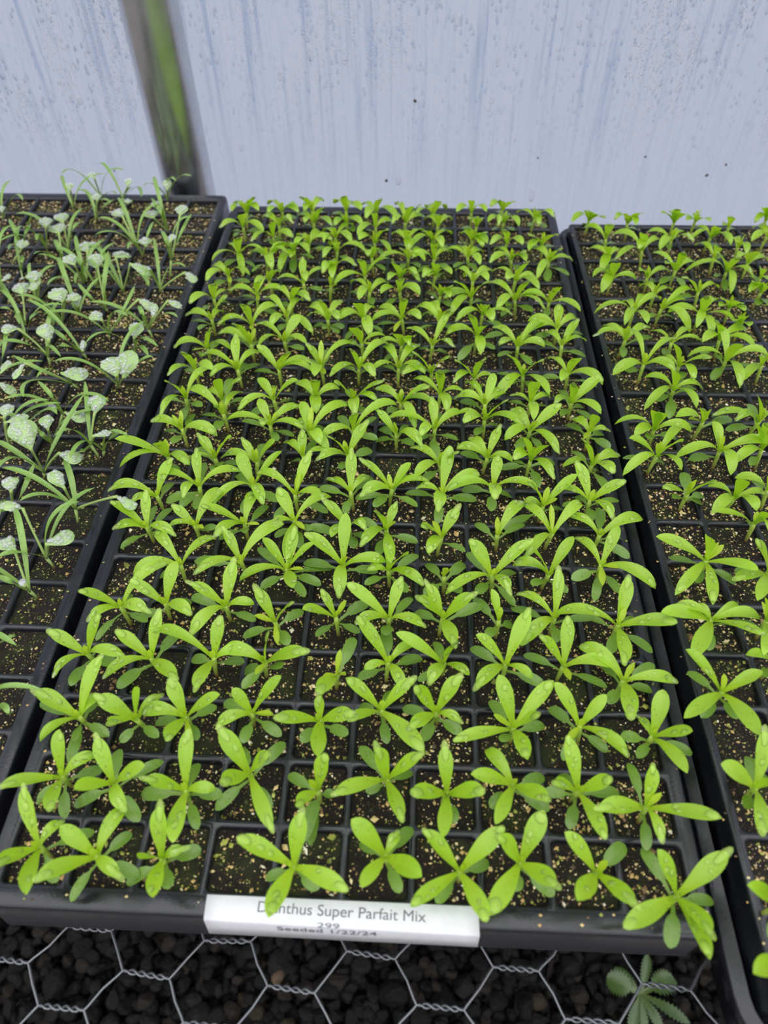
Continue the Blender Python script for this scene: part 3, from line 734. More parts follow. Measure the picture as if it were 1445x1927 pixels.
M 10 5 557,1019,42 a-59,45,3 u61,-21,66 a72,-15,14 a34,-86,2 s1,19,28 s-9,-15,43 d-28,-50,16
M 10 6 647,1052,42 a-65,44,8 u-7,-39,99 a52,3,7 a14,-78,18 d50,30,-44
M 10 7 747,1019,42 a-42,67,6 u22,63,42 a-61,19,7 a49,48,-4 d-53,43,-27 d17,51,-44
M 10 8 851,1030,42 u-5,-43,96 a-38,21,2 a49,31,-10 a-2,-79,19 d-43,45,-36 d54,32,-39 s-14,-22,32
M 10 9 944,1031,42 u58,32,49 u-17,-45,91 a-48,-47,38 a56,-52,16 d-14,71,-20 d-31,-53,9 d38,-48,-5 d42,39,-44
M 11 0 59,1126,42 u0,-51,88 a-46,-49,22 a58,-39,32 s5,16,25 d-43,50,-37 d14,66,-33 s31,-41,14
M 11 1 162,1127,42 u-9,71,49 a-87,25,19 a51,60,7 a-50,-49,20 s-17,4,29 d5,68,-31 d42,56,-24
M 11 2 262,1130,42 u-52,40,43 a81,10,12 a86,-17,9 d-67,24,-22 s5,-26,31 u38,-39,81
M 11 3 362,1143,42 u-36,49,31 a80,57,24 s0,38,53 s18,-7,38 a-6,-72,32 s14,-45,18 d-42,58,-22 d9,77,-5
M 11 4 453,1140,42 u-14,-46,90 a68,66,23 a-64,-48,15 a41,-60,28 s5,17,26 d-41,52,-34 d22,49,-44
M 11 5 548,1144,42 a-38,73,8 a48,70,13 a-62,-36,20 a63,-41,19 s4,-20,40 d-41,54,-32 d23,61,-38
M 11 6 626,1126,42 u-45,-25,80 u36,-41,80 s15,-30,27 d51,47,-26 a-67,-24,18
M 11 7 727,1110,42 u-51,-29,75 u15,-45,91 a-47,-48,33 a44,20,-4 d9,-58,18
M 11 8 842,1126,42 u-47,-27,79 u34,-42,79 a-68,-75,-9 a54,-74,5 s2,16,24 d-57,38,-25 d-31,-51,16 d25,-56,6
M 11 9 948,1133,42 a-39,60,-1 u3,-51,88 a73,-47,11 a-29,-66,34 d-55,25,-29 d71,-20,-20
M 12 0 73,1209,42 a-77,-12,10 u33,-40,88 s-26,-37,24 a69,-31,21 d9,69,-28 d-1,-59,21
M 12 1 178,1228,42 u-21,-42,89 a-83,22,13 s13,21,35 d-59,52,-3 d4,-61,16 d6,66,-36
M 12 2 259,1244,42 a-73,46,15 u39,52,45 a63,-38,23 a-55,-49,20 s7,-22,36 d54,-31,1 d22,67,-25
M 12 4 454,1241,42 u-20,-52,83 a60,23,4 s26,-34,21 d-47,49,-29 d21,-55,22
M 12 5 553,1234,42 u-18,-58,77 u31,-57,70 a-57,4,8 a19,-65,51 d-40,-52,-6 d25,-56,10
M 12 6 629,1236,42 a-64,53,11 u40,61,55 a45,-49,36 s-6,-22,37 d-36,45,-44 d41,31,-44
M 12 7 741,1276,42 u-29,-39,90 a-80,-13,13 d68,35,-12 a4,-85,11 d-47,-58,-28 d41,-48,0 u12,-61,75
M 12 8 839,1238,42 a-58,61,11 a-53,-42,35 a35,60,-14 a62,-16,13 d-51,-37,-1 d27,-61,-7 a64,66,24
M 12 9 947,1245,42 u39,55,38 a63,25,-3 a-36,61,-4 d36,31,-44 d64,-4,-27 d-55,47,-21 s-11,-22,34
M 13 0 59,1332,42 a-68,20,-2 u56,-11,77 a12,68,-24 s6,-25,31 d-67,24,-23 d-20,-58,9 d44,-42,16
M 13 1 166,1311,42 u-1,-49,92 a61,63,15 a-79,-18,11 s10,-44,18
M 13 2 254,1344,42 a-61,61,16 a32,72,4 a73,-61,-3 a-30,-70,23 s2,-24,34 d-69,40,-4 d-11,-63,7
M 13 3 360,1338,42 a-56,53,2 u-10,-49,90 a32,73,5 a-56,25,-6 a35,-62,42 d-3,-62,16 d31,-58,1 d-47,30,-44 d45,-42,8
M 13 4 450,1345,42 u-11,-55,83 a-69,10,6 a23,67,-12 a-55,-39,26 a23,-85,6 d8,67,-33 d51,-43,-8 d-43,-59,-23
M 13 5 550,1345,42 a-64,40,3 u8,-49,92 a48,-49,36 a-76,-29,13 d-66,14,-25 s-18,-58,4 d15,46,-44
M 13 6 647,1341,42 a-22,76,4 a-57,53,5 a-42,48,-17 u25,-59,73 d29,-53,16 d-48,-38,2
M 13 7 758,1370,42 u-2,-66,71 a70,-8,11 a19,-72,31 a-69,-46,14 s-19,-4,37 d49,-41,-7
M 13 9 943,1315,42 u8,66,27 a-74,14,12 a57,45,-3 a-78,-33,11 d-56,-33,-5 d71,10,-21
M 14 0 46,1424,42 a-48,-55,22 u26,-55,78 a37,51,-11 d-12,-62,8 d32,48,-44
M 14 1 160,1446,42 a-73,15,4 u26,-56,77 a71,5,15 s12,-46,15 d-59,35,-28 d-12,-62,11
M 14 2 257,1416,42 a-53,55,0 u33,-51,77 a54,-45,36 d-46,47,-38
M 14 3 354,1489,42 s-9,-33,24 s20,-26,25 d17,62,-43 d-32,48,-44
M 14 4 461,1468,42 a-55,48,-4 a47,52,-5 a-24,-73,25 d-61,36,-24 d12,-64,5 s-3,-22,38
M 14 5 541,1470,42 a-48,-53,30 u5,-63,75 a54,-50,26 a51,38,-9 d-35,-57,-6
M 14 6 650,1454,42 u-38,-51,73 u25,-63,67 a23,-68,41 s6,-20,40 d-37,60,-25 d28,-57,7
M 14 7 732,1447,42 u-51,-39,71 u35,-48,78 a-56,-76,-3 d-48,43,-36 d42,48,-43 a-70,-28,19
M 14 8 847,1441,42 a-67,54,13 u19,-50,86 a75,-5,10 a70,-53,8 a-53,-64,13 d44,-46,-3 d-38,-58,-11 d-29,-54,17
M 14 9 935,1429,42 u9,-56,83 a74,-48,9 s-15,-22,32 d-15,-64,3 a-73,19,10
M 15 0 64,1540,42 a-54,51,-7 a-44,-62,22 a69,-32,23 s10,-22,35 d62,-20,-7 s18,-50,9 d-24,-59,6
M 15 1 181,1516,42 u41,-57,65 a-19,-79,16 s4,-21,40 d36,47,-44
M 15 2 277,1507,42 u-7,70,34 a-72,8,6 a70,44,10 a20,-68,49 d55,-32,0
M 15 3 354,1578,42 u8,-69,66 a-20,-71,36 a63,-27,28 a4,-79,22
M 15 4 443,1544,42 u-8,-56,83 a-80,-49,4 a80,45,20 s0,-31,25
M 15 5 540,1538,42 u-18,-57,79 a45,-53,43 a-29,-67,37 a52,-54,26
M 15 6 637,1554,42 u-3,-64,74 a42,-56,40 a-33,-66,36 u-21,-80,47 d20,66,-30
M 15 7 739,1525,42 a-47,58,-2 a54,54,0 s-1,-28,28 a35,-61,41 a-20,68,-27
M 15 8 855,1533,42 a-58,44,2 u20,-50,86 a59,23,-6 a-33,-64,43 a58,-62,11
M 16 0 74,1651,42 a-66,-55,10 u22,-56,80 a-35,68,-8 a79,-11,15 s25,-16,28 a27,-92,-11 d-32,-58,-3 d51,-47,-11
M 16 1 158,1634,42 a-56,42,-15 s5,-25,31 a65,-25,30 a28,-80,11 d-35,-58,-9
M 16 2 229,1679,42 a-55,-42,25 u11,-73,60 a53,-57,24 a-62,-59,10 d60,-29,-8 a-30,-95,-15 d4,-73,-28 u7,-93,31
M 16 3 356,1677,42 a-27,68,-22 u5,-72,62 a84,-21,10 a-32,-72,21 d33,-56,5
M 16 4 457,1641,42 u21,-66,68 a-6,-72,47 d40,-54,-6 d-9,-66,-2
M 16 5 560,1644,42 u-19,-68,65 a47,51,-15 a-87,-33,7 d-21,-63,1 d33,-56,5 a47,-59,26
M 16 6 633,1638,42 u-2,-57,83 a-60,-37,27 a52,49,-7 s9,-34,23 d40,-51,2 d-44,-52,-10
M 16 7 729,1652,42 a-25,69,-15 a-62,28,2 s4,-22,37 a47,53,-16 a30,-73,21 d-41,-52,-1 d21,-64,-4
M 16 8 851,1641,42 a-44,58,-6 a-64,-47,18 u26,-68,61 s-3,-25,31 a32,-65,35 d-30,50,-44 d20,-62,4 d-8,72,-19
M 16 9 956,1634,42 a-39,66,0 u15,-64,72 a64,10,0 a-40,-83,-4 s-3,-26,31 d55,-41,-16 d-9,-71,-18 d-32,54,-44 d33,46,-44
M 17 1 159,1752,42 u17,-59,78 a-51,-61,18 a64,-43,23 s-8,-30,25 d-43,49,-42 d17,64,-38 d8,-64,12
M 17 2 269,1712,42 a-40,63,-12 a-27,-69,35 s4,-20,43 a73,-15,19 a32,70,-3 d55,-33,1
M 17 3 344,1751,42 a-42,61,-14 a47,65,5 s2,-27,29 a53,-61,19 a-26,-73,26
M 17 4 460,1724,42 a-40,-59,43 u42,-53,68 a50,-72,8 d-39,52,-41 d26,-62,-1
M 17 5 555,1736,42 u-2,-68,70 a-46,55,-12 a47,61,-2 a7,-84,13 d-44,47,-44 d42,-52,-4
M 17 6 630,1738,42 u-28,-64,64 a56,48,-4 a-60,-55,16 a27,-75,22 s4,-25,33 d46,-47,-4
M 17 7 745,1745,42 u-25,-63,70 u33,-68,59 a-28,68,-16 a25,-76,22 s22,-30,23 a38,-66,28 d-44,48,-39
M 17 8 844,1725,42 u-18,-62,75 a-50,-55,31 a37,-63,34 s-5,-37,20 d-25,-59,10
M 17 9 946,1727,42 u-52,-56,58 u28,-64,64 a-47,-66,18 d-36,60,-27 d47,50,-32 d39,41,-44
M 18 0 60,1807,42 a-54,-45,25 a71,-47,11 u20,-63,73 s16,-22,28 d-57,35,-37 d-15,-64,5 d55,-34,2
M 18 1 168,1820,42 a-60,48,-1 u17,-72,60 a47,-56,45 d20,64,-38
M 18 2 271,1838,42 u38,-54,72 a-56,50,-7 a-16,-73,37 a58,-53,22 d-50,45,-33 s8,-21,39
M 18 3 369,1840,42 u-2,-74,59 a-27,-71,30 a53,-57,24 d28,-59,5
M 18 4 458,1816,42 u0,-64,75 a-49,-68,12 a55,41,-7 s-8,-32,23 d-47,46,-39
M 18 5 548,1844,42 u21,-56,81 a-31,81,18 u44,-43,77 s-10,-25,30 a-36,-66,36 a56,44,-6 d43,51,-35
M 18 6 646,1828,42 u-5,-69,67 a-39,62,-13 a43,60,-13 d40,51,-43 d-24,52,-44 s-1,-38,19
M 18 7 761,1825,42 u-29,-69,60 u7,-72,62 s-6,-31,23 d-45,52,-30
M 18 8 844,1851,42 u-4,-74,58 a-54,-53,30 a37,-67,26 a-24,-72,35 d-37,-55,6 d24,-60,9
M 18 9 939,1877,42 a-49,51,-8 u-8,-74,60 a42,-58,37 d-24,-61,9 a1,-80,20 d28,-59,4
M 19 0 57,1894,42 a-29,-67,39 u39,-51,73 a50,-56,37 a-50,60,-5 d15,57,-44 d-52,39,-41
M 19 1 165,1902,42 a-51,58,-5 a-30,-69,31 u51,-54,58 s8,-20,41 a59,-51,26 d23,-62,6 d48,-44,3
M 19 2 258,1909,42 u-22,-62,73 a26,73,-5 a-10,-74,40 d31,61,-32
M 19 3 363,1911,42 a-42,64,-7 u0,-63,77 a52,-53,32 a16,74,-16 d-51,46,-30 d24,-62,5
M 19 4 456,1905,42 a-48,58,-9 u19,-63,72 a-25,-76,22 a70,-54,6 d43,-49,4
M 19 6 633,1900,42 u16,-65,70 a-55,-54,26 a40,62,-17 a-21,73,-19
M 19 7 748,1908,42 u-8,-66,73 a-48,-57,33 a40,-62,37 s0,-35,20 d19,-62,9
M 19 8 844,1927,42 u-19,-69,63 a-43,-61,41 u26,-69,60 d42,50,-44 d-14,66,-37
R 0 0 1066,-60,81 u-68,-27,60 u-39,12,83
R 1 0 1078,-2,80 u-63,9,67 u-36,6,88 d-27,-38,7
R 2 0 1092,154,78 u-68,8,63 u11,63,55 u-16,-30,93 u-34,-81,48 d20,60,-32 d-32,-36,20 d12,31,-44 d43,38,-44
R 4 0 1084,305,76 u-64,42,57 u50,14,46 u-82,-61,32 u15,-90,46 s-3,17,30 s15,-5,30 d-34,50,-27 d-42,-43,-2 d14,-42,-4
R 4 1 1179,355,75 a-52,4,27 d-37,-33,28 u-27,-37,88
R 5 0 1101,440,74 a-64,13,17 u-97,-12,39 a79,1,8 u-59,-88,26 a-19,28,3 u52,-62,55 d-18,-58,-1 a58,30,-3 d81,-2,-9
R 5 1 1193,441,74 s-15,17,34 u-43,-86,36 u-20,-42,87 u-37,-20,92
R 6 0 1124,568,72 u-97,20,43 u-32,-19,95 u57,-58,55 u-77,-85,12 u-21,-108,20 s16,17,33 d-58,18,-16 d52,-33,-23 d-31,-52,4 s23,11,35
R 6 1 1227,545,72 u-83,-44,38 u-47,10,79 u-53,-82,32 d-56,5,-3
R 7 1 1236,660,70 u-90,-8,44 s4,14,22 a-11,-59,55 d21,46,-44 u-10,-50,84
R 8 0 1129,734,69 d14,74,-13 u19,-45,82 u-71,-36,54 s-15,-18,36 d-42,-34,25 d53,33,-40 d46,17,-44
R 8 1 1216,724,69 a-50,20,14 a-60,-53,16 a15,-58,34 u-23,-36,94 a68,8,0
R 8 2 1287,749,69 a-64,16,18 d4,65,-35 u-34,-45,81
R 9 0 1090,838,68 u-72,-9,60 a56,69,19 u19,-43,86 a-78,-55,0 a31,-60,24 s-2,16,25 d-63,12,-17 d33,28,-44
R 9 1 1223,858,67 u-9,56,35 a-94,-20,1 a93,6,21 s-2,21,31 a-3,-81,15 d-63,-16,-9 s-5,-24,34
R 9 2 1310,864,67 u-46,-9,88 a-73,-48,8 d-39,-49,6 u-31,-26,98
R 10 0 1101,920,66 a-85,4,12 u-28,-40,89 u-14,-45,90 a-56,-47,27 a75,-11,8 d-28,-50,23 d61,16,-36
R 10 1 1211,948,66 a-67,-11,25 u-36,-48,78 s-40,-15,23 d73,25,-10 d-56,-22,7 d65,25,-26
R 10 2 1331,952,66 u-42,-17,92 a-98,13,3 a-65,-28,31 d4,75,-11 d-68,-10,-15 a44,53,-25
R 11 1 1173,1059,64 u-33,-41,86 a-63,30,10 a65,12,-3 a-76,-63,-7 a29,-77,14 d-19,52,-44 d63,33,-23 d-18,-71,-23 d-46,-44,2 d36,64,-15
R 12 0 1122,1146,63 a-25,93,31 a75,58,31 a-79,-43,5 a59,-37,15 d-50,-34,10 s5,16,25
R 12 1 1203,1144,63 u-43,-29,87 u40,-52,66 a11,-76,22 a-36,41,-3 d-9,-61,14
R 12 2 1319,1171,63 u-5,70,47 u-10,-53,86 a-91,2,7 a89,-10,16 a8,-95,-4 d-42,-56,-14 d76,-10,-14 d-2,67,-33
R 12 3 1396,1154,63 a-65,-64,1 u-39,-58,66
R 13 0 1098,1246,61 a-49,52,2 u-33,-55,73 a-75,-8,18 a64,45,4 d72,28,-8 d-17,-64,-2
R 13 1 1205,1234,62 a-48,42,2 a56,53,0 a73,-7,6 d-32,-55,10
R 13 2 1325,1253,61 u-43,-41,79 a72,32,4 a-60,-46,28 d-51,-46,-9 a68,-47,12
R 14 0 1138,1366,60 a-9,70,-19 a-100,-8,1 a41,69,4 a73,42,12 a-37,-74,14 a16,-77,21
R 14 1 1212,1381,59 a81,46,28 a66,40,2 s-13,-21,32 a54,-85,-6 d54,24,-44 d-43,-48,8
R 14 2 1306,1358,60 a-86,-3,10 u-24,-50,84 a51,62,3 s12,-20,36 a68,-50,12 a-33,-75,15 a3,-90,2
R 14 3 1391,1320,60 u-27,-64,65 u-15,-79,50 u-49,-61,53
R 15 1 1208,1450,58 a-21,66,-17 a58,42,-14 s-9,-26,30
R 15 2 1324,1463,58 u-64,-33,63 a64,37,-7 s-30,-20,23 d-54,-35,6
R 15 3 1387,1395,59 u-52,-54,59 u-9,-73,60 u0,-83,46 u-56,-62,44
R 15 4 1488,1467,58 u-57,-48,60 a-57,-50,32 u-26,-69,62 d-27,-61,2 d-6,-64,9
R 16 0 1110,1524,57 u-16,-58,81 a-62,-39,31 a61,-11,7 s-14,-45,14 a-40,-77,8
R 16 1 1206,1533,57 u-45,-60,57 s-12,-23,31 a68,32,-2 d47,45,-41 d-1,56,-44
R 16 2 1290,1571,57 a-58,63,13 u-14,-56,83 u-53,-57,53 a64,41,-3 d-49,-49,-10 d10,-67,-7
R 16 3 1425,1567,57 u-58,-27,73 u-9,-63,75 a-110,9,-8 a45,-54,24 a-11,-93,-7 d-46,-45,13 d-17,-68,-14 s-17,-12,41
R 16 4 1508,1541,57 u-38,-61,62 d-2,68,-34 u-21,-81,45 d11,65,-41
R 17 0 1121,1642,55 a-49,44,-4 u-35,-61,64 a49,54,-23 a-33,-82,4 d49,42,-42 d-16,-67,-9
R 17 1 1218,1675,55 a-80,50,19 u-27,-54,81 a63,47,0 a-31,-67,45 a-80,-47,-1
R 17 3 1410,1641,56 a-36,67,-1 u-26,-64,66 s-25,-17,27 d-11,59,-44 d49,52,-22
R 17 4 1495,1613,56 u-11,-66,72 a-56,-48,43 a68,30,-8 d0,58,-44
R 18 0 1128,1737,54 a-60,50,6 u-14,-61,76 s-11,-22,33 d51,43,-37 d-15,64,-40
R 18 2 1313,1734,54 a-66,28,10 a45,63,-7 a-49,-69,11 a37,-61,33 d-24,-60,11
R 18 3 1430,1753,54 a-43,55,-4 u-15,-68,67 u2,-77,55 a-69,-41,20 a31,-73,19 d-2,-66,5
R 18 4 1491,1698,55 a6,75,-20 s-16,-21,30 a-6,-79,23
R 18 5 1594,1765,54 a-16,72,-13 a-65,-52,14 u-21,-74,57
R 19 0 1096,1851,52 a-61,-51,21 u-30,-68,60 u25,-78,47 u-1,-75,58 d4,58,-44
R 19 1 1206,1832,53 a-52,-53,40 u17,-68,66 s-18,-20,28 a3,-76,36 d52,39,-43
R 19 2 1345,1843,52 u-62,-47,54 u-26,-62,71 u3,-72,63 u-40,-62,62
R 19 3 1410,1853,52 u-53,-69,39 u-33,-70,54 u8,-84,44
R 19 4 1499,1821,53 u-32,-66,61 u-48,-72,42 d40,56,-34
R 19 5 1619,1863,52 u-48,-53,65 a-57,-56,21 u-30,-66,62 u-24,-82,40"""
def dianthus(line):
    f = line.split(); k, r, c = f[0], int(f[1]), int(f[2])
    rng = random.Random('%s%d_%d' % (k, r, c))
    Cw = Vector([int(x) / 100 for x in f[3].split(',')])
    Lf = [(w[0], Vector([int(x) / 100 for x in w[1:].split(',')])) for w in f[4:]]
    hs = .56                                                         # crown above the soil
    lean = Vector((rng.uniform(-.06, .06), rng.uniform(-.06, .06), -hs))
    base = Cw + lean; Cl = -lean
    root = empty('dianthus_seedling', base)
    big = max(v.length for t_, v in Lf)
    nl = sum(1 for t_, v in Lf if t_ != 's')
    size = 'small' if big < .62 else 'leafy' if nl >= 8 else 'sparse' if nl <= 4 else ''
    tr = 'middle tray' if k == 'M' else 'right tray'
    tag(root, ('%s bright green seedling, %s, %s, %s cell from left' % (size, tr, rowname(r), ORD[c])).strip(), 'seedling', 'narrow-leaved seedlings in the %s' % tr)
    near = r < 8
    b1 = Vector((0, 0, -.05)); pts = bez(b1, Vector((lean.x * .2, 0, hs * .35)), Cl * .7, Cl + UP * .03, 6)
    v, fcs = tube(pts, [.034, .034, .036, .040, .046, .040], 7)
    obj('stem', mesh('stem', v, fcs, MST), root)
    scale_w = 1.0
    for ty, d in Lf:
        P = Cl + d; L = d.length
        C = Cl + (Vector((0, 0, -.17)) if ty == 'd' else Vector((0, 0, -.04)) if ty in 'ua' else Vector((0, 0, .01)))
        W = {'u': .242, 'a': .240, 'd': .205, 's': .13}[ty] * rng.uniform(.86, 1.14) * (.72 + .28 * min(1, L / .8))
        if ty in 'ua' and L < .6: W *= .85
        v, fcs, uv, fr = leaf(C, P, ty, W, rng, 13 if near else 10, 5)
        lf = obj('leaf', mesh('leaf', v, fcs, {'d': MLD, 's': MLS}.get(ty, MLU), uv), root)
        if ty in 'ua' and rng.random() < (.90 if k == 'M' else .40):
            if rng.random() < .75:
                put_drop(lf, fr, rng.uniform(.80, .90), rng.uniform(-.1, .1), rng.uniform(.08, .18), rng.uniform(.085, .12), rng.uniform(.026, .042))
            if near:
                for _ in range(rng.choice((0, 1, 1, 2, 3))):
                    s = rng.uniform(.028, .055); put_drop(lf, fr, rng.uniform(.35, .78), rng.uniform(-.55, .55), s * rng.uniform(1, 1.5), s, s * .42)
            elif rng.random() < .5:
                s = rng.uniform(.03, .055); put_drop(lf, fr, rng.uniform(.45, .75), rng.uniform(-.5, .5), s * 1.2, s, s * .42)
    for q in range(2 if near else 3):                                               # closed pair at the growing tip
        a = rng.uniform(0, 6.28); d = Vector((math.cos(a) * .07, math.sin(a) * .07, rng.uniform(.14, .22) if near else rng.uniform(.24, .40)))
        v, fcs, uv, fr = leaf(Cl, Cl + d, 's', .08 if near else .10, rng, 6, 3)
        obj('bud_leaf', mesh('bud_leaf', v, fcs, MLS, uv), root)
for line in DI.strip().split('\n'): dianthus(line)

# ------------------------------------------------------------------ round-leaved seedlings of the left tray
SE = """2 9 -123,265,-17 -105,262,12 b57,-22,70,75,-40,75
3 8 -167,388,-15 -148,381,12 b58,-26,67,69,-15,69
4 9 -121,500,-14 -121,492,22 b-1,58,81,-43,130,86 b23,-42,84,-17,-23,83 r-10,20,38,-17,45,70,-45,61,76,32 r18,-21,41,38,-42,82,30,-32,83,8
5 9 -114,572,-13 -120,574,16 b35,47,79,88,109,86 b-1,-46,82,-36,-62,85 r-15,22,46,-33,53,87,-69,51,99,25 r25,-18,41,44,-31,87,84,-5,86,40
6 8 -241,701,-11 -232,696,17 r22,-15,46,44,-30,91,32,-1,97,33 b53,-17,68,48,62,71 b34,-56,60,15,-54,61
6 9 -102,681,-12 -97,692,27 b-49,14,72,-134,36,79 b0,31,44,-41,98,46 r14,-21,56,27,-39,109,0,-15,125,29 r61,-8,40,114,-25,70,149,-38,53,23
7 8 -218,810,-10 -208,804,13 b-38,5,57,-98,39,55 b45,9,75,82,132,109 r29,0,41,66,-13,75,108,-17,61,37 r15,-18,59,29,-39,112,0,5,146,56
8 7 -336,905,-9 -317,887,12 r22,-16,49,45,-30,98,83,-5,95,27 r17,-9,62,44,-24,108,39,7,114,32 b89,31,79,146,-3,98
8 8 -235,912,-9 -220,894,13 r17,-21,44,36,-43,86,23,-14,95,30 b23,-49,64,8,-28,63
8 9 -111,869,-9 -122,875,31 b1,38,56,-30,130,70 b12,-46,92,-19,-74,97 r8,16,31,18,36,61,18,76,76,39 r25,-23,33,44,-46,71,76,-30,69,18 b32,-75,57,20,-78,58
9 8 -242,970,-8 -219,977,27 b24,-44,87,-29,10,87 b58,-3,69,141,-39,76 r25,-31,31,49,-63,61,91,-64,47,34 r13,-24,35,26,-56,69,12,-51,71,9
9 9 -108,877,-9 -96,871,14 b39,-36,69,63,-9,71
10 6 -438,1080,-6 -429,1078,13 r27,-22,29,55,-47,60,92,-58,37,24
10 8 -229,1103,-6 -237,1089,22 b-49,-69,74,-28,-149,86 b-24,-47,73,-107,-4,85 r17,-22,38,21,-54,77,74,-40,66,47 r-30,-15,51,-66,-39,91,-85,-74,75,18
10 9 -140,1113,-6 -129,1096,13 r14,-24,36,32,-51,74,11,-9,93,51 r24,-20,33,46,-47,67,56,6,102,54 b65,1,72,102,16,77
11 6 -448,1140,-6 -443,1138,4 r25,-29,28,50,-58,56,65,-27,67,25 b50,-6,81,25,83,90
11 7 -333,1184,-5 -324,1182,30 r-18,12,38,-52,10,76,-86,1,80,35 r22,-20,35,44,-37,79,23,-3,98,40 b-5,-50,80,-73,-49,80
11 8 -248,1218,-5 -248,1209,23 b-47,32,82,-135,81,99 b2,-51,77,-48,-4,73 r19,-32,28,40,-65,57,37,-41,67,15 b9,-53,59,-26,-49,58
11 9 -127,1232,-4 -122,1226,13 r17,-22,41,33,-48,83,35,-10,98,37 b37,-41,59,81,-107,75
12 6 -427,1273,-4 -417,1271,14 b-18,48,74,-83,105,80 b29,-43,55,-11,10,29
12 8 -216,1301,-4 -209,1296,17 r11,-25,38,23,-52,81,-6,-35,89,35 r44,11,53,96,29,89,135,16,67,33 b61,9,74,64,97,82
12 9 -99,1305,-4 -106,1308,27 r32,1,44,70,8,81,102,1,69,24 b58,-18,63,112,-67,84 b19,-47,76,-9,7,66 r18,-21,35,43,-43,70,42,-14,85,19
13 6 -459,1358,-3 -454,1350,7 r5,18,33,1,45,64,-18,83,69,48 b-25,26,51,-79,100,60 b17,-48,77,-25,-41,74
13 7 -326,1404,-2 -321,1395,8 b22,-47,52,-10,7,36 r15,-21,31,34,-50,62,26,-23,76,20
13 8 -255,1424,-2 -255,1419,10 b-3,-52,66,-58,14,71 r-5,25,45,-14,62,90,-28,100,106,44 b36,-35,95,22,77,128
14 4 -586,1510,-1 -574,1517,33 r27,-49,14,52,-73,46,66,-54,50,21 b49,-93,38,90,-163,87
14 6 -459,1450,-2 -456,1447,8 r21,-19,46,42,-38,93,27,-3,97,43 r19,15,44,50,-27,87,30,-55,77,27 b67,5,67,128,-36,99
14 8 -237,1519,-1 -234,1510,9 r-2,23,40,-13,50,76,-3,93,61,54 b63,-6,66,114,-86,70 r27,-11,45,51,-14,94,104,-18,66,42
14 9 -134,1522,-1 -129,1513,9 b-2,39,54,-33,140,81 b30,31,63,92,-10,81 r38,-11,41,90,-17,69,120,-35,53,28
15 4 -563,1599,0 -555,1599,15 b33,-35,44,5,30,31 r31,-59,17,58,-104,37,52,-97,34,16
15 6 -442,1633,1 -439,1630,12 r-6,24,42,-8,53,76,-30,95,75,55 b28,-43,75,-13,21,70 b-2,-51,75,-4,-126,109
15 7 -357,1544,0 -354,1540,10 r11,-26,46,21,-53,93,-5,-28,104,39 b-19,-54,62,-31,-130,78
15 9 -124,1587,0 -110,1604,50 b46,-20,82,62,78,98 r21,27,56,34,64,102,34,99,112,38 r13,-21,44,28,-49,85,34,-25,91,21 b20,-48,80,-14,21,77
16 4 -615,1645,1 -568,1670,43 r22,-43,20,43,-79,45,40,-46,51,37 b27,-43,69,-21,31,74 b42,-26,60,30,45,51 b38,37,75,91,-23,103 b9,-46,44,34,-122,65
16 5 -529,1728,2 -522,1719,12 r21,-18,48,44,-37,94,32,-4,101,39
16 6 -363,1367,-3 -356,1359,7 r22,-17,45,44,-36,91,16,-1,103,50 r13,17,42,50,-26,87,73,-1,88,37 b-5,-51,71,-9,-122,92
16 7 -358,1567,0 -352,1558,10 r8,19,35,10,44,66,-5,96,63,64
16 8 -230,1702,2 -225,1693,12 r15,-21,27,37,-47,59,25,-13,63,39 b41,-31,77,38,52,78
17 5 -460,1729,2 -456,1720,12 r-4,18,32,-11,44,65,-28,79,72,43 b46,-25,83,51,41,64
17 7 -306,1538,0 -309,1517,18 r24,-14,41,39,-41,84,24,-1,95,47 b50,-21,59,38,63,63
17 8 -254,1742,2 -251,1733,12 r-17,17,42,-36,42,79,-62,69,83,43 b-24,51,83,-70,128,92
18 3 -731,1897,4 -726,1897,14 b56,18,72,114,-46,83 r14,-15,22,35,-45,47,25,-25,53,20
18 6 -433,1908,4 -422,1886,18 r20,-17,42,41,-38,85,30,-11,90,33 b-9,44,65,-70,70,56 b45,-24,55,60,42,46
18 8 -183,1837,3 -183,1832,16 r-8,-27,33,-13,-57,72,-30,-23,72,45 b10,-51,82,-34,26,89 r-10,14,30,-21,36,61,-43,52,62,31
19 5 -525,1967,5 -521,1966,15 r17,-20,44,33,-48,85,26,-24,94,24 b-21,34,55,-57,112,57
19 6 -451,2026,6 -445,2023,22 b-53,21,80,-82,-49,100 r10,-26,46,21,-54,92,6,-31,96,29 b48,-37,40,97,-102,64
20 6 -380,2017,6 -371,2015,27 b-35,43,79,-90,92,66 b37,-29,43,83,-97,83 r19,-15,27,44,-38,59,40,-12,69,25 b66,-20,53,104,-106,57 r28,-58,14,55,-102,34,48,-79,34,27
20 8 -235,2040,6 -230,2029,16 r10,-20,27,24,-50,58,19,-19,74,31 b48,-20,81,113,-58,104 b-6,-52,77,-20,-129,106"""
bv, bf = dome(7, 2, .1)
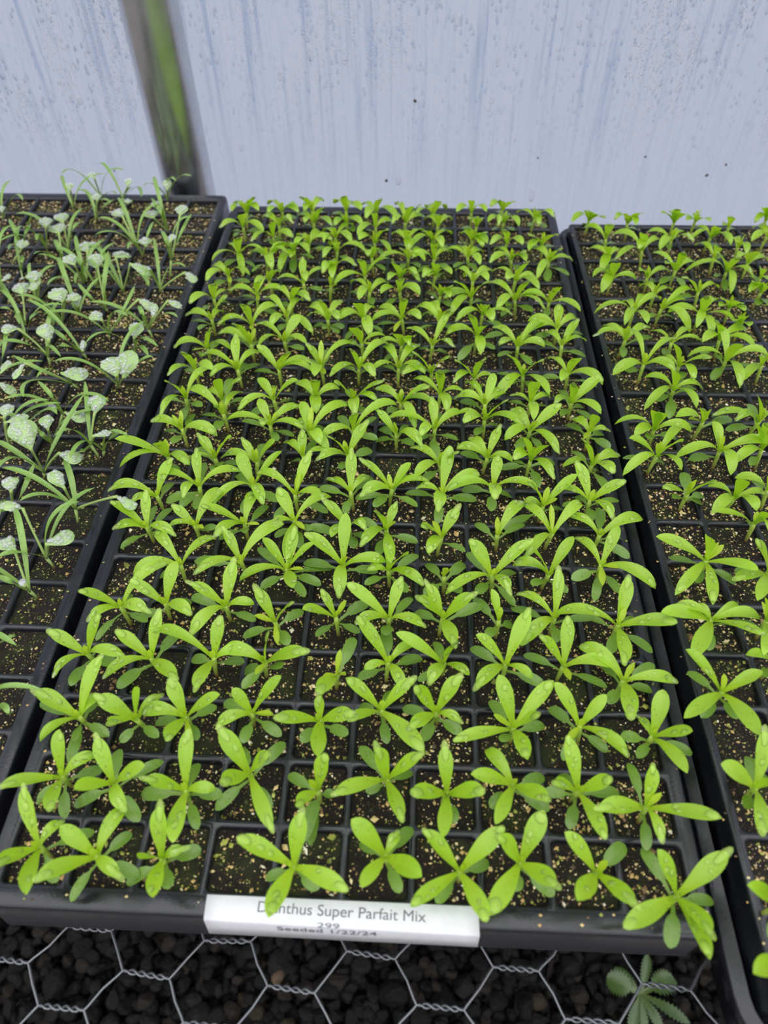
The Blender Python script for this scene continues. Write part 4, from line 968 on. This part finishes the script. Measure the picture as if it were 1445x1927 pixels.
def strap(C, V1, P, W):
    D = P - V1
    c1 = C.lerp(V1, .75) + (V1 - C.lerp(P, .5)) * .25; c2 = V1.lerp(P, .45) + (V1 - C.lerp(P, .5)) * .55
    n = 13; sp = bez(C, c1, c2, P, n); V, UVs = [], []
    for i, p in enumerate(sp):
        t = i / (n - 1); T = (sp[min(i + 1, n - 1)] - sp[max(i - 1, 0)]).normalized()
        S = T.cross(UP); S = S.normalized() if S.length > .15 else Vector((1, -.1, 0)); Nn = S.cross(T).normalized()
        f = .42 + .58 * min(1, t / .45) if t < .7 else max(0, 1 - ((t - .7) / .3) ** 2.6) ** .6
        w = max(f * W, .012)
        for j in range(4):
            s = j / 3 * 2 - 1; V.append(p + S * s * w * .5 + Nn * abs(s) * w * .15); UVs.append((j / 3, t))
    return V, grid_faces(n, 4), UVs
def round_blade(P1, T1, W, rng):
    D = T1 - P1; L = max(D.length, W * .55); X = D.normalized(); S = X.cross(UP)
    S = S.normalized() if S.length > .1 else Vector((1, 0, 0)); Nn = S.cross(X).normalized()
    nx, ns = 11, 9; V, UVs = [], []
    ph = rng.uniform(0, 6)
    for i in range(nx):
        t = i / (nx - 1)
        hw = .5 * (max(0, 1 - ((t - .60) / .405) ** 2.4) ** .55) if t > .60 else .045 + .455 * (t / .60) ** 1.15 * (2 - t / .60) ** .6
        for j in range(ns):
            s = j / (ns - 1) * 2 - 1
            x = t - .10 * (1 - s * s) * 0 + .07 * s * s * (t - .5)
            dome_h = .16 * W * (1 - s * s) * math.sin(math.pi * min(1, t)) - .05 * W * abs(s) ** 3
            V.append(P1 + X * x * L + S * s * hw * W * (1 + .04 * math.sin(6 * t + ph)) + Nn * (dome_h + .02 * W * math.sin(5 * s + ph + 4 * t))); UVs.append((j / (ns - 1), .45 + .55 * t))
    return V, grid_faces(nx, ns), UVs, Nn, nx, ns
def round_seedling(line):
    f = line.split(); r, c = int(f[0]), int(f[1]); rng = random.Random(r * 31 + c)
    Bw = Vector([int(x) / 100 for x in f[2].split(',')]); Cl = Vector([int(x) / 100 for x in f[3].split(',')]) - Bw
    root = empty('round_leaved_seedling', Bw)
    items = f[4:]
    for _ in range(max(0, 3 - sum(1 for s in items if s[0] == 'b'))):  # every plant keeps its narrow seed leaves
        a = rng.uniform(0, 6.28); q = rng.uniform(.7, 1.25); z = rng.uniform(.7, 1.15)
        items.append('b%d,%d,%d,%d,%d,%d' % (40 * q * math.cos(a), 40 * q * math.sin(a), 85 * z, 115 * q * math.cos(a), 115 * q * math.sin(a), 95 * z))
    nr = sum(1 for s in items if s[0] == 'r'); nb = len(items) - nr
    num = ['no', 'one', 'two', 'three', 'four']
    look = ('%s round droplet-covered %s' % (num[nr], 'leaf' if nr == 1 else 'leaves')) if nr else 'only narrow seed leaves'
    tag(root, 'seedling with %s, left tray, %s, %s cell from right' % (look, rowname(min(r, 19)) if r < 20 else 'rear edge', ORD[9 - c]), 'seedling', 'round-leaved seedlings in the left tray')
    v, fcs = tube([Vector((0, 0, -.08)), Cl * .5 + Vector((.01, 0, 0)), Cl], [.030, .027, .036], 7)
    obj('stem', mesh('stem', v, fcs, MPT), root)
    for s in items:
        a = [int(x) / 100 for x in s[1:].split(',')]
        if s[0] == 'b':
            v, fcs, uv = strap(Cl, Cl + Vector(a[0:3]), Cl + Vector(a[3:6]), rng.uniform(.09, .13))
            obj('seed_leaf', mesh('seed_leaf', v, fcs, MLB, uv), root)
        else:
            V1, P1, T1, W = Cl + Vector(a[0:3]), Cl + Vector(a[3:6]), Cl + Vector(a[6:9]), a[9] * 1.0
            c1 = Cl.lerp(V1, .7); c2 = V1.lerp(P1, .5)
            v, fcs = tube(bez(Cl, c1, c2, P1, 8), [.030, .028, .026, .025, .025, .026, .030, .034], 6)
            obj('petiole', mesh('petiole', v, fcs, MPT), root)
            v, fcs, uv, Nn, nx, ns = round_blade(P1, T1, W, rng)
            lf = obj('leaf', mesh('leaf', v, fcs, MLR, uv), root)
            q = Nn.to_track_quat('Z', 'Y').to_matrix(); DV, DF = [], []
            m_ = int(min(150, max(18, 85 * (W / .8) ** 1.3)))
            for _ in range(m_):
                i = rng.uniform(1.2, nx - 1.6); j = rng.uniform(.5, ns - 1.5); i0, j0 = int(i), int(j); g, h = i - i0, j - j0
                p = (v[i0 * ns + j0] * (1 - g) + v[(i0 + 1) * ns + j0] * g) * (1 - h) + (v[i0 * ns + j0 + 1] * (1 - g) + v[(i0 + 1) * ns + j0 + 1] * g) * h
                rr_ = rng.uniform(.022, .056); o0 = len(DV)
                DV += [p + q @ Vector((x * rr_, y * rr_, z * rr_ * .5)) for x, y, z in bv]; DF += [tuple(o0 + k for k in fc) for fc in bf]
            obj('water_beads', mesh('water_beads', DV, DF, MBEAD), lf)
for line in SE.strip().split('\n'): round_seedling(line)

# ------------------------------------------------------------------ weed on the gravel below the mesh
wroot = empty('weed_seedling', (14.4, 1.67, -19.6))
tag(wroot, 'dark green weed with toothed leaves growing in the gravel below the mesh', 'weed')
wrng = random.Random(4)
WC = Vector((0, 0, .35))
v, fcs = tube([Vector((0, 0, -.5)), Vector((0, 0, .0)), WC], [.05, .05, .07], 7)
obj('stem', mesh('stem', v, fcs, MPT), wroot)
for (x, y, W) in ((13.62, 2.45, .36), (13.27, 2.07, .72), (14.87, 2.92, .36), (15.62, 2.16, .70), (15.94, .87, .40), (14.95, .60, .36), (13.80, .55, .42), (14.3, .35, .30)):
    P = Vector((x - 14.4, y - 1.67, wrng.uniform(.3, .55)))
    v, fcs, uv, fr = leaf(WC, P, 'd' if W > .6 else 'w', W, wrng, 27, 5, 1)
    obj('leaf', mesh('leaf', v, fcs, MWD, uv), wroot)
